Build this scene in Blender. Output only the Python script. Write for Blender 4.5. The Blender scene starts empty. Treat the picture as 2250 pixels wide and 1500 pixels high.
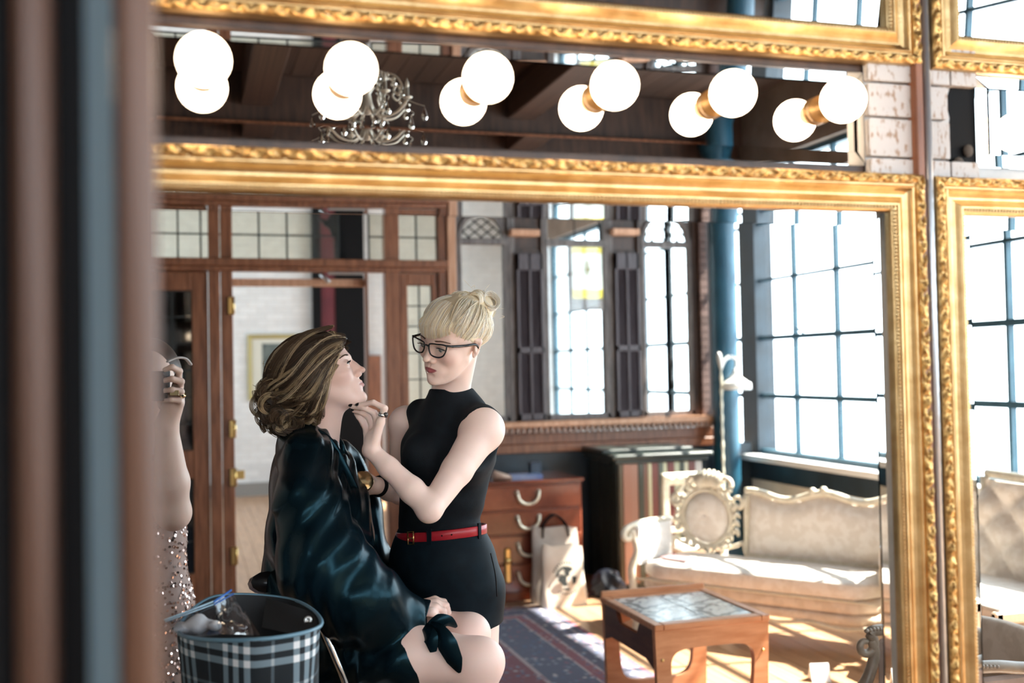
import bpy, bmesh, math, random
import numpy as np
from mathutils import Vector, Matrix
random.seed(7); RNG = np.random.default_rng(7)
SC = bpy.context.scene
COL = SC.collection

# ------------------------------------------------------------------ camera (image taken as 2250 x 1500)
FPX = 2350.0; YAW = math.radians(16.9); PIT = math.atan(60/2350); ROL = math.radians(1.1); CAMH = 1.46
_a = np.array([math.sin(YAW), math.cos(YAW), 0.0]); _r0 = np.array([math.cos(YAW), -math.sin(YAW), 0.0])
CF = _a*math.cos(PIT)+np.array([0, 0, math.sin(PIT)]); _u0 = np.cross(_r0, CF)
CR = _r0*math.cos(ROL)-_u0*math.sin(ROL); CU = _u0*math.cos(ROL)+_r0*math.sin(ROL)
C0 = np.array([0, 0, CAMH])
cd = bpy.data.cameras.new('view_camera'); cam = bpy.data.objects.new('view_camera', cd); COL.objects.link(cam)
cd.sensor_width = 36.0; cd.lens = FPX*36.0/2250.0; cd.clip_start = 0.02; cd.clip_end = 200
cam.matrix_world = Matrix(((CR[0], CU[0], -CF[0], C0[0]), (CR[1], CU[1], -CF[1], C0[1]), (CR[2], CU[2], -CF[2], C0[2]), (0, 0, 0, 1)))
cd.dof.use_dof = True; cd.dof.focus_distance = 2.72; cd.dof.aperture_fstop = 2.3
SC.camera = cam

def pix(x, y, Y=None, X=None, Z=None, z=None):
    """the point on the plane Y / X / Z (or at depth z) that shows at pixel x, y"""
    d = CF+CR*((x-1125)/FPX)+CU*((750-y)/FPX)
    t = z if z is not None else (Y/d[1] if Y is not None else (X/d[0] if X is not None else (Z-CAMH)/d[2]))
    return C0+d*t

# ------------------------------------------------------------------ world, sun, exposure
W = bpy.data.worlds.new('world'); SC.world = W; W.use_nodes = True
_bg = W.node_tree.nodes['Background']; _bg.inputs['Color'].default_value = (0.82, 0.92, 1.0, 1); _bg.inputs['Strength'].default_value = 5.5
sl = bpy.data.lights.new('sun', 'SUN'); sl.energy = 26.0; sl.angle = 0.012; sl.color = (1.0, 0.93, 0.82)
so = bpy.data.objects.new('sun', sl); COL.objects.link(so)
_el, _az = math.radians(52), math.radians(7)
SUN_D = Vector((-math.cos(_el)*math.cos(_az), math.cos(_el)*math.sin(_az), -math.sin(_el)))
so.rotation_euler = SUN_D.to_track_quat('-Z', 'Y').to_euler(); so.location = (9, 3, 8)
def portal(name, loc, rot, sx, sy):
    l = bpy.data.lights.new(name, 'AREA'); l.shape = 'RECTANGLE'; l.size = sx; l.size_y = sy; l.cycles.is_portal = True
    o = bpy.data.objects.new(name, l); COL.objects.link(o); o.location = loc; o.rotation_euler = rot
WX = 4.0          # inner face of the long window wall
portal('window_portal', (WX+0.16, 4.5, 1.87), (0, math.radians(90), 0), 2.15, 17.0)
portal('room_end_portal', (0.5, -3.95, 2.8), (math.radians(-90), 0, 0), 7.0, 1.2)
portal('next_room_portal', (-3.15, 10.3, 2.1), (0, math.radians(-90), 0), 2.4, 4.6)
vs = SC.view_settings
vs.view_transform = 'Standard'; vs.look = 'None'; vs.gamma = 1.0; vs.exposure = 0.62; vs.use_curve_mapping = False
cy = SC.cycles
cy.use_denoising = True; cy.caustics_reflective = False; cy.caustics_refractive = False; cy.sample_clamp_indirect = 6.0
cy.max_bounces = 10; cy.transparent_max_bounces = 24; cy.transmission_bounces = 10; cy.diffuse_bounces = 5; cy.blur_glossy = 0.5

# ------------------------------------------------------------------ materials
MATS = {}
def mat(name, col, rough=0.6, metal=0.0, col2=None, scale=20.0, stretch=(1, 1, 1), rnd=0.0, bump=0.0, bscale=None, coords='Object', sheen=0.0, coat=0.0,
        spec=0.5, emit=None, estr=0.0, sss=0.0, detail=4.0, contrast=(0.35, 0.7), attr=None, trans=0.0):
    if name in MATS: return MATS[name]
    m = bpy.data.materials.new(name); m.use_nodes = True; MATS[name] = m
    nt = m.node_tree; N = nt.nodes; L = nt.links; b = N['Principled BSDF']
    b.inputs['Roughness'].default_value = rough; b.inputs['Metallic'].default_value = metal
    b.inputs['Base Color'].default_value = (*col, 1); b.inputs['Specular IOR Level'].default_value = spec
    if sheen: b.inputs['Sheen Weight'].default_value = sheen
    if coat: b.inputs['Coat Weight'].default_value = coat; b.inputs['Coat Roughness'].default_value = 0.12
    if trans: b.inputs['Transmission Weight'].default_value = trans
    if sss:
        b.inputs['Subsurface Weight'].default_value = sss; b.inputs['Subsurface Radius'].default_value = (0.012, 0.005, 0.003); b.inputs['Subsurface Scale'].default_value = 0.6
    if emit: b.inputs['Emission Color'].default_value = (*emit, 1); b.inputs['Emission Strength'].default_value = estr
    out = None; tc = None
    if col2 or bump:
        tc = N.new('ShaderNodeTexCoord'); mp = N.new('ShaderNodeMapping'); mp.inputs['Scale'].default_value = stretch
        L.new(tc.outputs[coords], mp.inputs['Vector'])
    if col2:
        nz = N.new('ShaderNodeTexNoise'); nz.inputs['Scale'].default_value = scale; nz.inputs['Detail'].default_value = detail
        L.new(mp.outputs[0], nz.inputs['Vector'])
        if rnd or coords == 'Object':
            oi = N.new('ShaderNodeObjectInfo'); ad = N.new('ShaderNodeVectorMath'); ad.operation = 'ADD'
            cx = N.new('ShaderNodeCombineXYZ'); mu = N.new('ShaderNodeMath'); mu.operation = 'MULTIPLY'; mu.inputs[1].default_value = 37.0
            L.new(oi.outputs['Random'], mu.inputs[0]); L.new(mu.outputs[0], cx.inputs[0]); L.new(mu.outputs[0], cx.inputs[2])
            L.new(mp.outputs[0], ad.inputs[0]); L.new(cx.outputs[0], ad.inputs[1]); L.new(ad.outputs[0], nz.inputs['Vector'])
        rp = N.new('ShaderNodeValToRGB'); rp.color_ramp.elements[0].position = contrast[0]; rp.color_ramp.elements[1].position = contrast[1]
        rp.color_ramp.elements[0].color = (*col, 1); rp.color_ramp.elements[1].color = (*col2, 1)
        L.new(nz.outputs['Fac'], rp.inputs[0]); out = rp.outputs[0]
    if attr:
        at = N.new('ShaderNodeAttribute'); at.attribute_name = attr; out = at.outputs['Color']
    if rnd and out is not None:
        oi2 = N.new('ShaderNodeObjectInfo'); mr = N.new('ShaderNodeMapRange'); mr.inputs['To Min'].default_value = 1-rnd; mr.inputs['To Max'].default_value = 1+rnd
        L.new(oi2.outputs['Random'], mr.inputs['Value'])
        hs = N.new('ShaderNodeHueSaturation'); L.new(mr.outputs[0], hs.inputs['Value']); L.new(out, hs.inputs['Color']); out = hs.outputs[0]
    if out is not None: L.new(out, b.inputs['Base Color'])
    if bump:
        n2 = N.new('ShaderNodeTexNoise'); n2.inputs['Scale'].default_value = bscale or scale*2; n2.inputs['Detail'].default_value = 5.0
        L.new(mp.outputs[0], n2.inputs['Vector'])
        bp = N.new('ShaderNodeBump'); bp.inputs['Strength'].default_value = bump; bp.inputs['Distance'].default_value = 0.01
        L.new(n2.outputs['Fac'], bp.inputs['Height']); L.new(bp.outputs[0], b.inputs['Normal'])
    return m

def glass_thin(name, tint=(1, 1, 1), gl=0.06):
    if name in MATS: return MATS[name]
    m = bpy.data.materials.new(name); m.use_nodes = True; MATS[name] = m
    N = m.node_tree.nodes; L = m.node_tree.links; N.remove(N['Principled BSDF'])
    t = N.new('ShaderNodeBsdfTransparent'); t.inputs[0].default_value = (*tint, 1)
    g = N.new('ShaderNodeBsdfGlossy'); g.inputs['Roughness'].default_value = 0.03
    x = N.new('ShaderNodeMixShader'); x.inputs[0].default_value = gl
    L.new(t.outputs[0], x.inputs[1]); L.new(g.outputs[0], x.inputs[2]); L.new(x.outputs[0], N['Material Output'].inputs[0])
    return m
def glass_solid(name, ior=1.5, tint=(1, 1, 1)):
    if name in MATS: return MATS[name]
    m = bpy.data.materials.new(name); m.use_nodes = True; MATS[name] = m
    N = m.node_tree.nodes; L = m.node_tree.links; N.remove(N['Principled BSDF'])
    g = N.new('ShaderNodeBsdfRefraction' if name == 'bevel_glass' else 'ShaderNodeBsdfGlass'); g.inputs['IOR'].default_value = ior; g.inputs['Color'].default_value = (*tint, 1); g.inputs['Roughness'].default_value = 0.0
    L.new(g.outputs[0], N['Material Output'].inputs[0]); return m

# ------------------------------------------------------------------ mesh helpers
def V(*a): return np.array(a, float)
class MB:
    """collects shapes in world coordinates; build() links them as one mesh object"""
    def __init__(s): s.v = []; s.f = []; s.smooth = []; s.n = 0; s.c = []
    def add(s, vs, fs, smooth=False, col=None):
        vs = np.asarray(vs, float).reshape(-1, 3); s.v.append(vs)
        s.f += [tuple(int(i)+s.n for i in f) for f in fs]; s.smooth += [smooth]*len(fs); s.n += len(vs)
        if col is not None: s.c.append(np.tile(np.array([*col, 1.0]), (len(vs), 1)) if np.ndim(col) == 1 else col)
        return s
    def box(s, x0, x1, y0, y1, z0, z1):
        s.add([(x0,y0,z0),(x1,y0,z0),(x1,y1,z0),(x0,y1,z0),(x0,y0,z1),(x1,y0,z1),(x1,y1,z1),(x0,y1,z1)],
              [(0,3,2,1),(4,5,6,7),(0,1,5,4),(1,2,6,5),(2,3,7,6),(3,0,4,7)]); return s
    def hexa(s, p):  # 8 points: bottom ring 0-3, top ring 4-7
        s.add(p, [(0,3,2,1),(4,5,6,7),(0,1,5,4),(1,2,6,5),(2,3,7,6),(3,0,4,7)]); return s
    def cbox(s, x0, x1, y0, y1, z0, z1, c=0.004):
        """box with chamfered edges"""
        c = min(c, abs(x1-x0)/2.01, abs(y1-y0)/2.01, abs(z1-z0)/2.01)
        bm = bmesh.new(); bmesh.ops.create_cube(bm, size=1.0)
        for v in bm.verts: v.co = ((x0+x1)/2+v.co.x*(x1-x0), (y0+y1)/2+v.co.y*(y1-y0), (z0+z1)/2+v.co.z*(z1-z0))
        bmesh.ops.bevel(bm, geom=bm.edges[:], offset=c, segments=1, affect='EDGES', profile=0.5)
        bm.verts.index_update(); s.add([v.co[:] for v in bm.verts], [[v.index for v in f.verts] for f in bm.faces]); bm.free(); return s
    def rings(s, rings, closed_ring=True, cap=True, smooth=True, loop=False, col=None):
        n = len(rings[0]); m = len(rings); vs = np.concatenate([np.asarray(r, float) for r in rings]); fs = []
        for i in range(m if loop else m-1):
            j = (i+1) % m
            for k in range(n if closed_ring else n-1):
                k2 = (k+1) % n; fs.append((i*n+k, i*n+k2, j*n+k2, j*n+k))
        if cap and closed_ring and not loop: fs.append(tuple(range(n-1, -1, -1))); fs.append(tuple((m-1)*n+k for k in range(n)))
        s.add(vs, fs, smooth, col); return s
    def tube(s, pts, r, n=8, cap=True, loop=False, flat=1.0, up=None, col=None, smooth=True):
        pts = np.asarray(pts, float); m = len(pts); r = np.full(m, r) if np.ndim(r) == 0 else np.asarray(r, float)
        if loop: tg = np.roll(pts, -1, 0)-np.roll(pts, 1, 0)
        else: tg = np.gradient(pts, axis=0)
        tg /= np.linalg.norm(tg, axis=1)[:, None]+1e-12
        ref = V(0, 0, 1) if up is None else np.asarray(up, float)
        if up is None and abs(tg[0]@ref) > 0.9: ref = V(1, 0, 0)
        a = np.cross(tg[0], ref); a /= np.linalg.norm(a)+1e-12; rings = []
        th = np.arange(n)/n*2*math.pi
        for i in range(m):
            a = a-tg[i]*(a@tg[i]); a /= np.linalg.norm(a)+1e-12; b = np.cross(tg[i], a)
            rings.append(pts[i]+r[i]*(np.cos(th)[:, None]*a+flat*np.sin(th)[:, None]*b))
        return s.rings(rings, True, cap and not loop, smooth, loop, col)
    def lathe(s, prof, c=(0, 0, 0), axis=(0, 0, 1), n=20, smooth=True):
        c = np.asarray(c, float); ax = np.asarray(axis, float); ax /= np.linalg.norm(ax)
        a = np.cross(ax, V(0, 0, 1) if abs(ax[2]) < 0.9 else V(1, 0, 0)); a /= np.linalg.norm(a); b = np.cross(ax, a)
        th = np.arange(n)/n*2*math.pi
        return s.rings([c+ax*h+max(r, 1e-5)*(np.cos(th)[:, None]*a+np.sin(th)[:, None]*b) for r, h in prof], True, True, smooth)
    def prism(s, poly, o, u, v, w):
        """polygon [(a,b)] in the plane o+a*u+b*v extruded by vector w"""
        o, u, v, w = (np.asarray(q, float) for q in (o, u, v, w)); n = len(poly)
        p = [o+a*u+b*v for a, b in poly]; q = [k+w for k in p]
        s.add(p+q, [tuple(range(n-1, -1, -1)), tuple(range(n, 2*n))]+[(i, (i+1) % n, n+(i+1) % n, n+i) for i in range(n)]); return s
    def grid(s, P, smooth=True, wrap=False):
        P = np.asarray(P, float); a, b = P.shape[:2]; fs = []
        for i in range(a-1):
            for j in range(b if wrap else b-1):
                j2 = (j+1) % b; fs.append((i*b+j, i*b+j2, (i+1)*b+j2, (i+1)*b+j))
        s.add(P.reshape(-1, 3), fs, smooth); return s
    def ball(s, c, r, n=10, sc=(1, 1, 1), R=None):
        th = np.linspace(0, math.pi, n+1); ph = np.arange(2*n)/(2*n)*2*math.pi
        P = np.stack([np.outer(np.sin(th), np.cos(ph)), np.outer(np.sin(th), np.sin(ph)), np.outer(np.cos(th), np.ones(2*n))], -1)*r*np.asarray(sc)
        if R is not None: P = P@np.asarray(R).T
        return s.grid(P+np.asarray(c, float), True, True)
    def build(s, name, m, parent=None, kind=None, label=None):
        me = bpy.data.meshes.new(name); vs = np.concatenate(s.v) if s.v else np.zeros((0, 3))
        off = np.zeros(3) if parent is None else wloc(parent)
        me.from_pydata((vs-off).tolist(), [], s.f); me.polygons.foreach_set('use_smooth', s.smooth)
        if s.c:
            ca = me.color_attributes.new('Col', 'FLOAT_COLOR', 'POINT'); ca.data.foreach_set('color', np.concatenate(s.c).astype(np.float32).ravel())
        me.update(); o = bpy.data.objects.new(name, me); COL.objects.link(o)
        if m is not None: me.materials.append(m)
        if parent is not None: o.parent = parent
        if kind: o['kind'] = kind
        if label: o['label'] = label
        return o
def wloc(o):
    p = np.zeros(3)
    while o is not None: p = p+np.array(o.location); o = o.parent
    return p
def tag(o, label, cat, group=None, kind=None):
    o['label'] = label; o['category'] = cat
    if group: o['group'] = group
    if kind: o['kind'] = kind
    return o
def thing(name, label, cat, loc=(0, 0, 0), group=None):
    o = bpy.data.objects.new(name, None); COL.objects.link(o); o.location = tuple(float(q) for q in loc); o.empty_display_size = 0.1
    return tag(o, label, cat, group)
def struct(name, loc=None, label=None):
    o = bpy.data.objects.new(name, None); COL.objects.link(o); o.empty_display_size = 0.1
    if loc is not None: o.location = tuple(float(q) for q in loc)
    o['kind'] = 'structure'
    if label: o['label'] = label
    return o
def sobj(name, mb, m, label=None):
    o = mb.build(name, m); o['kind'] = 'structure'
    if label: o['label'] = label
    return o
def copy_tree(o, parent=None):
    c = o.copy(); COL.objects.link(c)
    if parent is not None: c.parent = parent
    for ch in o.children: copy_tree(ch, c)
    return c
_UB = {}
def unit_box(ch=0.0):
    """shared unit mesh (corner at origin) for planks, bricks, slats"""
    if 'u' not in _UB:
        q = MB(); q.cbox(0, 1, 0, 1, 0, 1, 0.03); me = bpy.data.meshes.new('piece'); me.from_pydata(np.concatenate(q.v).tolist(), [], q.f); _UB['u'] = me
    return _UB['u']
def piece(name, m, x0, x1, y0, y1, z0, z1, parent):
    key = m.name
    if key not in _UB: _UB[key] = unit_box().copy(); _UB[key].materials.append(m)
    o = bpy.data.objects.new(name, _UB[key]); COL.objects.link(o); p = wloc(parent); o.parent = parent
    o.location = (x0-p[0], y0-p[1], z0-p[2]); o.scale = (x1-x0, y1-y0, z1-z0); return o
def crom(pts, n=8, loop=False):
    """Catmull-Rom resample"""
    p = np.asarray(pts, float); k = len(p); out = []
    for i in range(k if loop else k-1):
        p0, p1, p2, p3 = (p[(i-1) % k], p[i], p[(i+1) % k], p[(i+2) % k]) if loop else (p[max(i-1, 0)], p[i], p[i+1], p[min(i+2, k-1)])
        for t in np.arange(n)/n:
            out.append(0.5*((2*p1)+(-p0+p2)*t+(2*p0-5*p1+4*p2-p3)*t*t+(-p0+3*p1-3*p2+p3)*t**3))
    if not loop: out.append(p[-1])
    return np.array(out)
def polyline_resample(p, n):
    p = np.asarray(p, float); d = np.r_[0, np.cumsum(np.linalg.norm(np.diff(p, axis=0), axis=1))]; t = np.linspace(0, d[-1], n)
    return np.stack([np.interp(t, d, p[:, k]) for k in range(p.shape[1])], -1)
# ------------------------------------------------------------------ materials of the place
M_gold = mat('gilt', (0.56, 0.36, 0.16), 0.36, 1.0, col2=(0.72, 0.52, 0.27), scale=30, bump=0.05, bscale=160)
M_gold2 = mat('antique_gilt', (0.30, 0.15, 0.05), 0.42, 0.9, col2=(0.80, 0.52, 0.20), scale=120, contrast=(0.35, 0.6))
M_white_paint = mat('white_brick_paint', (0.70, 0.71, 0.72), 0.7, col2=(0.80, 0.81, 0.82), scale=9, rnd=0.06, bump=0.35, bscale=60)
M_mortar = mat('mortar', (0.62, 0.62, 0.62), 0.9, col2=(0.70, 0.70, 0.70), scale=30)
M_floor = mat('floor_board', (0.34, 0.19, 0.10), 0.28, col2=(0.50, 0.31, 0.185), scale=6, stretch=(6, 0.6, 6), rnd=0.12, bump=0.05, bscale=40)
M_ceil = mat('ceiling_board', (0.055, 0.028, 0.018), 0.6, col2=(0.12, 0.065, 0.042), scale=5, stretch=(6, 0.6, 6), rnd=0.2)
M_beam = mat('dark_beam', (0.05, 0.024, 0.015), 0.6, col2=(0.11, 0.055, 0.034), scale=6, stretch=(4, 0.6, 4))
M_darkwood = mat('dark_brown_wood', (0.040, 0.022, 0.016), 0.45, col2=(0.085, 0.045, 0.03), scale=7, stretch=(5, 5, 0.6))
M_redwood = mat('reddish_wood', (0.16, 0.055, 0.025), 0.38, col2=(0.32, 0.125, 0.06), scale=7, stretch=(6, 6, 0.6), rnd=0.1)
M_palewood = mat('pale_wood', (0.50, 0.25, 0.14), 0.5, col2=(0.68, 0.38, 0.24), scale=7, stretch=(6, 6, 0.6), rnd=0.06)
M_navy = mat('navy_black_paint', (0.010, 0.017, 0.024), 0.4, col2=(0.018, 0.034, 0.05), scale=6)
M_teal = mat('teal_iron_paint', (0.012, 0.06, 0.10), 0.35, col2=(0.022, 0.095, 0.15), scale=5, bump=0.1)
M_steel = mat('window_steel_paint', (0.012, 0.055, 0.085), 0.45, col2=(0.025, 0.085, 0.12), scale=12)
M_lead = mat('lead_came', (0.03, 0.035, 0.035), 0.5, 0.4)
M_pane = glass_thin('window_glass', (0.96, 0.98, 0.98), 0.05)
M_brass = mat('brass', (0.75, 0.52, 0.20), 0.28, 1.0)
M_black = mat('black_paint', (0.005, 0.005, 0.006), 0.6, spec=0.12)
M_shut = mat('shutter_paint', (0.055, 0.040, 0.046), 0.5, col2=(0.10, 0.078, 0.085), scale=10, stretch=(4, 4, 0.6))
M_frame_grey = mat('weathered_window_wood', (0.10, 0.085, 0.08), 0.6, col2=(0.22, 0.19, 0.18), scale=12, stretch=(4, 4, 0.5))
M_plaster = mat('cream_plaster', (0.62, 0.57, 0.48), 0.8, col2=(0.72, 0.68, 0.60), scale=5)

PY = 7.10      # front face of the partition across the room
FY = 13.2      # white brick wall of the next room
MY = 1.604     # plane of the mirrors
# floor : boards
fl = struct('floor', (0, 0, 0)); MB().box(-3.0, 4.3, -4.0, FY+0.2, -0.10, -0.026).build('subfloor', M_darkwood, fl)
x = -2.95; k = 0
while x < WX:
    w = 0.105; ys = [1.7]
    y = 1.7-random.uniform(0, 2.0)
    cuts = [1.7]
    while True:
        y += random.uniform(1.6, 2.8)
        if y >= PY-0.3: break
        if y > 2.2: cuts.append(y)
    cuts.append(PY+0.1)
    if x > -0.9:
        for a, b in zip(cuts[:-1], cuts[1:]): piece('floor_board', M_floor, x, x+w-0.003, a, b-0.003, -0.028, 0.0, fl)
    x += w
q = MB(); x = -2.95
while x < WX:
    q.box(x, x+0.102, -4.0, 1.697, -0.028, 0.0); q.box(x, x+0.102, PY+0.1, FY, -0.028, 0.0)
    if x <= -0.9: q.box(x, x+0.102, 1.7, PY+0.1, -0.028, 0.0)
    x += 0.105
q.build('floor_boards_beyond', M_floor, fl, 'stuff')
# ceiling : boards and beams
CZ = 3.42
ce = struct('ceiling', (0, 0, CZ)); MB().box(-3.0, 4.3, -4.0, PY+0.15, CZ+0.03, CZ+0.12).build('ceiling_deck', M_beam, ce)
x = -3.0; k = 0
while x < WX:
    if x > -0.5: piece('ceiling_board', M_ceil, x, x+0.132, 1.66, PY, CZ, CZ+0.03, ce)
    else: MB().box(x, x+0.132, 1.66, PY, CZ, CZ+0.03).build('ceiling_board', M_ceil, ce)
    x += 0.136
MB().box(-3.0, WX, -4.0, 1.6, CZ, CZ+0.03).build('ceiling_panel', M_ceil, ce)
for bx in (-1.6, 0.35, 2.15): piece('ceiling_beam', M_beam, bx, bx+0.20, 1.66, PY, CZ-0.22, CZ, ce)
piece('ceiling_beam', M_beam, -3.0, WX, 5.55, 5.72, CZ-0.16, CZ-0.02, ce)
MB().box(-3.0, 4.3, PY+0.1, FY+0.2, 4.3, 4.4).build('ceiling_next_room', M_plaster, ce)
# left wall
MB().box(-3.0, 4.3, -4.1, -4.0, 0, 2.2).build('rear_half_wall', M_plaster, struct('wall_rear', (0, -4, 0)))  # unseen end wall, kept half height to limit sky light from behind
wl = sobj('wall_left', MB().box(-3.1, -3.0, -4.0, 8.0, 0, 4.4).box(-3.1, -3.0, 8.0, FY+0.2, 0, 0.9).box(-3.1, -3.0, 8.0, FY+0.2, 3.3, 4.4).box(-3.1, -3.0, 12.6, FY+0.2, 0.9, 3.3), M_plaster)
wn = struct('window_40', (-3.05, 10.3, 0.9))  # unseen window, added to let sky light onto the far brick wall
for yy in np.arange(8.0, 12.61, 0.92): MB().box(-3.07, -3.03, yy-0.02, yy+0.02, 0.9, 3.3).build('muntin', M_steel, wn)
for zz in (0.92, 1.7, 2.5, 3.28): MB().box(-3.07, -3.03, 8.0, 12.6, zz-0.02, zz+0.02).build('muntin', M_steel, wn)
for i, yy in enumerate(np.arange(8.0, 12.5, 0.92)):
    for a, b in ((0.92, 1.7), (1.7, 2.5), (2.5, 3.28)): piece('pane', M_pane, -3.052, -3.048, yy+0.02, yy+0.90, a+0.02, b-0.02, wn)

# ---- window wall at the right : cream dado, sill, steel sash windows with panes
ww = struct('wall_right', (WX, 4, 0))
MB().box(WX, WX+0.25, -4.0, FY+0.2, 0, 0.62).build('dado', M_plaster, ww)
MB().box(WX-0.02, WX+0.2, -4.0, FY+0.2, 0.62, 0.76).build('dark_rail', M_navy, ww)
MB().box(WX-0.09, WX+0.13, -4.0, FY+0.2, 0.76, 0.80).build('sill', mat('white_sill_paint', (0.75, 0.75, 0.74), 0.4), ww)
MB().box(WX, WX+0.25, -4.0, FY+0.2, 2.93, 4.4).build('lintel', mat('lintel_paint', (0.20, 0.15, 0.12), 0.7, col2=(0.28, 0.22, 0.18), scale=6), ww)
GX = WX+0.08
zb = [0.80, 1.225, 1.65, 2.075, 2.50, 2.93]
nwin = 0
# groups of panes between piers: (y start, number of panes)
y = -3.6; pw = 0.51; edges = []
muy = [6.59-pw*i for i in range(-13, 21)]
muy = sorted(v for v in muy if -3.7 < v < FY)
for gi in range(0, len(muy)-3, 3):
    ya, yb = muy[gi], muy[gi+3]
    if yb > 12.3: break
    WEND = yb
    win = struct('window_%d' % (nwin+1), (GX, ya, 0.8)); nwin += 1
    q = MB(); q.box(GX-0.03, GX+0.03, ya-0.02, ya+0.02, 0.80, 2.93); q.box(GX-0.03, GX+0.03, yb-0.02, yb+0.02, 0.80, 2.93)
    q.box(GX-0.03, GX+0.03, ya, yb, 0.80, 0.835); q.box(GX-0.03, GX+0.03, ya, yb, 2.89, 2.93); q.build('window_frame', M_steel, win)
    for j in (1, 2): MB().box(GX-0.018, GX+0.018, muy[gi+j]-0.011, muy[gi+j]+0.011, 0.83, 2.9).build('muntin', M_steel, win)
    for zz in zb[1:-1]:
        h = 0.017 if zz in (1.225, 1.65) else 0.010
        MB().box(GX-0.02, GX+0.02, ya, yb, zz-h, zz+h).build('muntin', M_steel, win)
    for j in range(3):
        for a, b in zip(zb[:-1], zb[1:]):
            piece('pane', M_pane, GX-0.002, GX+0.002, muy[gi+j]+0.011, muy[gi+j+1]-0.011, a+0.01, b-0.01, win)
    # stay and handle on the opening rail
    hm = MB(); ym = (ya+yb)/2+0.1; hm.tube([(GX-0.03, ym, 1.66), (GX-0.06, ym, 1.69), (GX-0.06, ym+0.05, 1.70)], 0.008, 6); hm.build('window_stay', M_steel, win)
MB().box(WX, WX+0.25, WEND+0.02, FY+0.2, 0.8, 2.93).build('blind_bay', M_white_paint, ww)
# end pier near the corner of the partition
MB().box(GX-0.05, GX+0.1, PY-0.05, PY+0.18, 0.8, 2.93).build('corner_pier', M_navy, ww)

# ---- far wall of the next room : white painted brick
fw = struct('wall_back', (0.5, FY, 0))
MB().box(-3.0, 4.3, FY, FY+0.15, 0, 4.4).build('mortar_bed', M_mortar, fw)
MB().box(-3.0, 4.0, FY-0.03, FY, 0, 0.16).build('baseboard_strip', mat('grey_skirting', (0.25, 0.24, 0.23), 0.6), fw)
bl, bh = 0.205, 0.068; rest = MB(); row = 0; zz = 0.16; nb = 0
cand = []
while zz < 4.2:
    xx = -1.2-(bl+0.01)/2*(row % 2)
    while xx < 4.0:
        cand.append((xx, zz)); xx += bl+0.007
    zz += bh+0.007; row += 1
vis = [c for c in cand if (0.25 < c[0] < 2.0 and c[1] < 2.75)]
keep = set(vis[::1][:300])
vis.sort(key=lambda c: abs(c[0]-0.85)+0.4*abs(c[1]-1.7)); keep = set(vis[:300])
for c in cand:
    d = 0.006+0.004*random.random()
    if c in keep: piece('brick', M_white_paint, c[0], c[0]+bl, FY-d, FY+0.01, c[1], c[1]+bh, fw)
    else: rest.box(c[0], c[0]+bl, FY-d, FY+0.01, c[1], c[1]+bh)
rest.build('bricks_beyond', M_white_paint, fw, 'stuff')

# ---- partition : glazed door screen on the left, salvaged windows and shutters on the right
pt = struct('wall_partition', (1.5, PY, 0))
def pb(name, m, x0, x1, z0, z1, y0=0.0, y1=0.09):   # member of the partition, y measured from its front face
    return MB().cbox(x0, x1, PY+y0, PY+y1, z0, z1, 0.004).build(name, m, pt)
pb('top_panel', M_darkwood, -3.0, 4.0, 2.66, CZ, 0.02, 0.08)
MB().box(-3.0, 4.0, PY+0.02, PY+0.12, CZ, 4.4).build('upper_wall', M_darkwood, pt)
pb('picture_rail', M_redwood, -3.0, 3.7, 3.02, 3.10, -0.03, 0.05)
pb('header_beam', M_redwood, -3.0, 1.76, 2.575, 2.66, -0.01, 0.09)
pb('post', M_redwood, 0.135, 0.205, 0, 2.575, 0.0, 0.10)
pb('post', M_redwood, 0.212, 0.285, 0, 2.575, 0.015, 0.12)
pb('post', M_redwood, 1.275, 1.375, 0, 2.575, 0.0, 0.11)
pb('post', M_redwood, 1.645, 1.70, 0, 2.575, 0.0, 0.10)
pb('post', M_palewood, 1.705, 1.765, 0, 2.66, -0.02, 0.10)
pb('post', M_redwood, 1.145, 1.165, 0, 2.12, 0.03, 0.10)
mb = MB(); mb.cbox(-3.0, 1.70, PY-0.035, PY+0.09, 2.155, 2.205); mb.cbox(-3.0, 1.70, PY-0.015, PY+0.09, 2.125, 2.155); mb.build('door_header', M_redwood, pt)
pb('inner_rail', M_palewood, 0.285, 1.15, 2.035, 2.085, 0.10, 0.14)
MB().box(-3.0, -0.42, PY+0.03, PY+0.07, 0, 2.15).build('side_panel', M_darkwood, pt)
# leaded transoms : panes with lead between
def leaded(parent, xs, zs, yy, skip=(), pm=None, lead=0.006, slant=0.0):
    pm = pm or M_pane; q = MB()
    for i, xx in enumerate(xs): q.box(xx-lead, xx+lead, yy-0.006, yy+0.006, zs[0], zs[-1])
    for zz in zs: q.box(xs[0], xs[-1], yy-0.0065, yy+0.0065, zz-lead*0.8, zz+lead*0.8)
    q.build('lead_came', M_lead, parent)
    for i in range(len(xs)-1):
        for j in range(len(zs)-1):
            if (i, j) in skip: continue
            piece('pane', pm, xs[i]+lead*0.6, xs[i+1]-lead*0.6, yy-0.0015, yy+0.0015, zs[j]+lead*0.6, zs[j+1]-lead*0.6, parent)
M_obsc = glass_thin('old_leaded_glass', (0.90, 0.90, 0.84), 0.05)
tr = struct('window_transom', (0.4, PY, 2.2)); leaded(tr, [-0.40, -0.23, -0.05, 0.09, 0.275, 0.455, 0.635, 0.815, 0.975], [2.205, 2.365, 2.535], PY+0.04, pm=M_obsc)
MB().box(-0.8, -0.41, PY+0.03, PY+0.06, 2.205, 2.575).build('transom_panel', M_darkwood, tr)
tr2 = struct('window_transom_narrow', (1.3, PY, 2.2)); leaded(tr2, [1.175, 1.335, 1.50, 1.645], [2.205, 2.365, 2.535], PY+0.04, pm=M_obsc)
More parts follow.
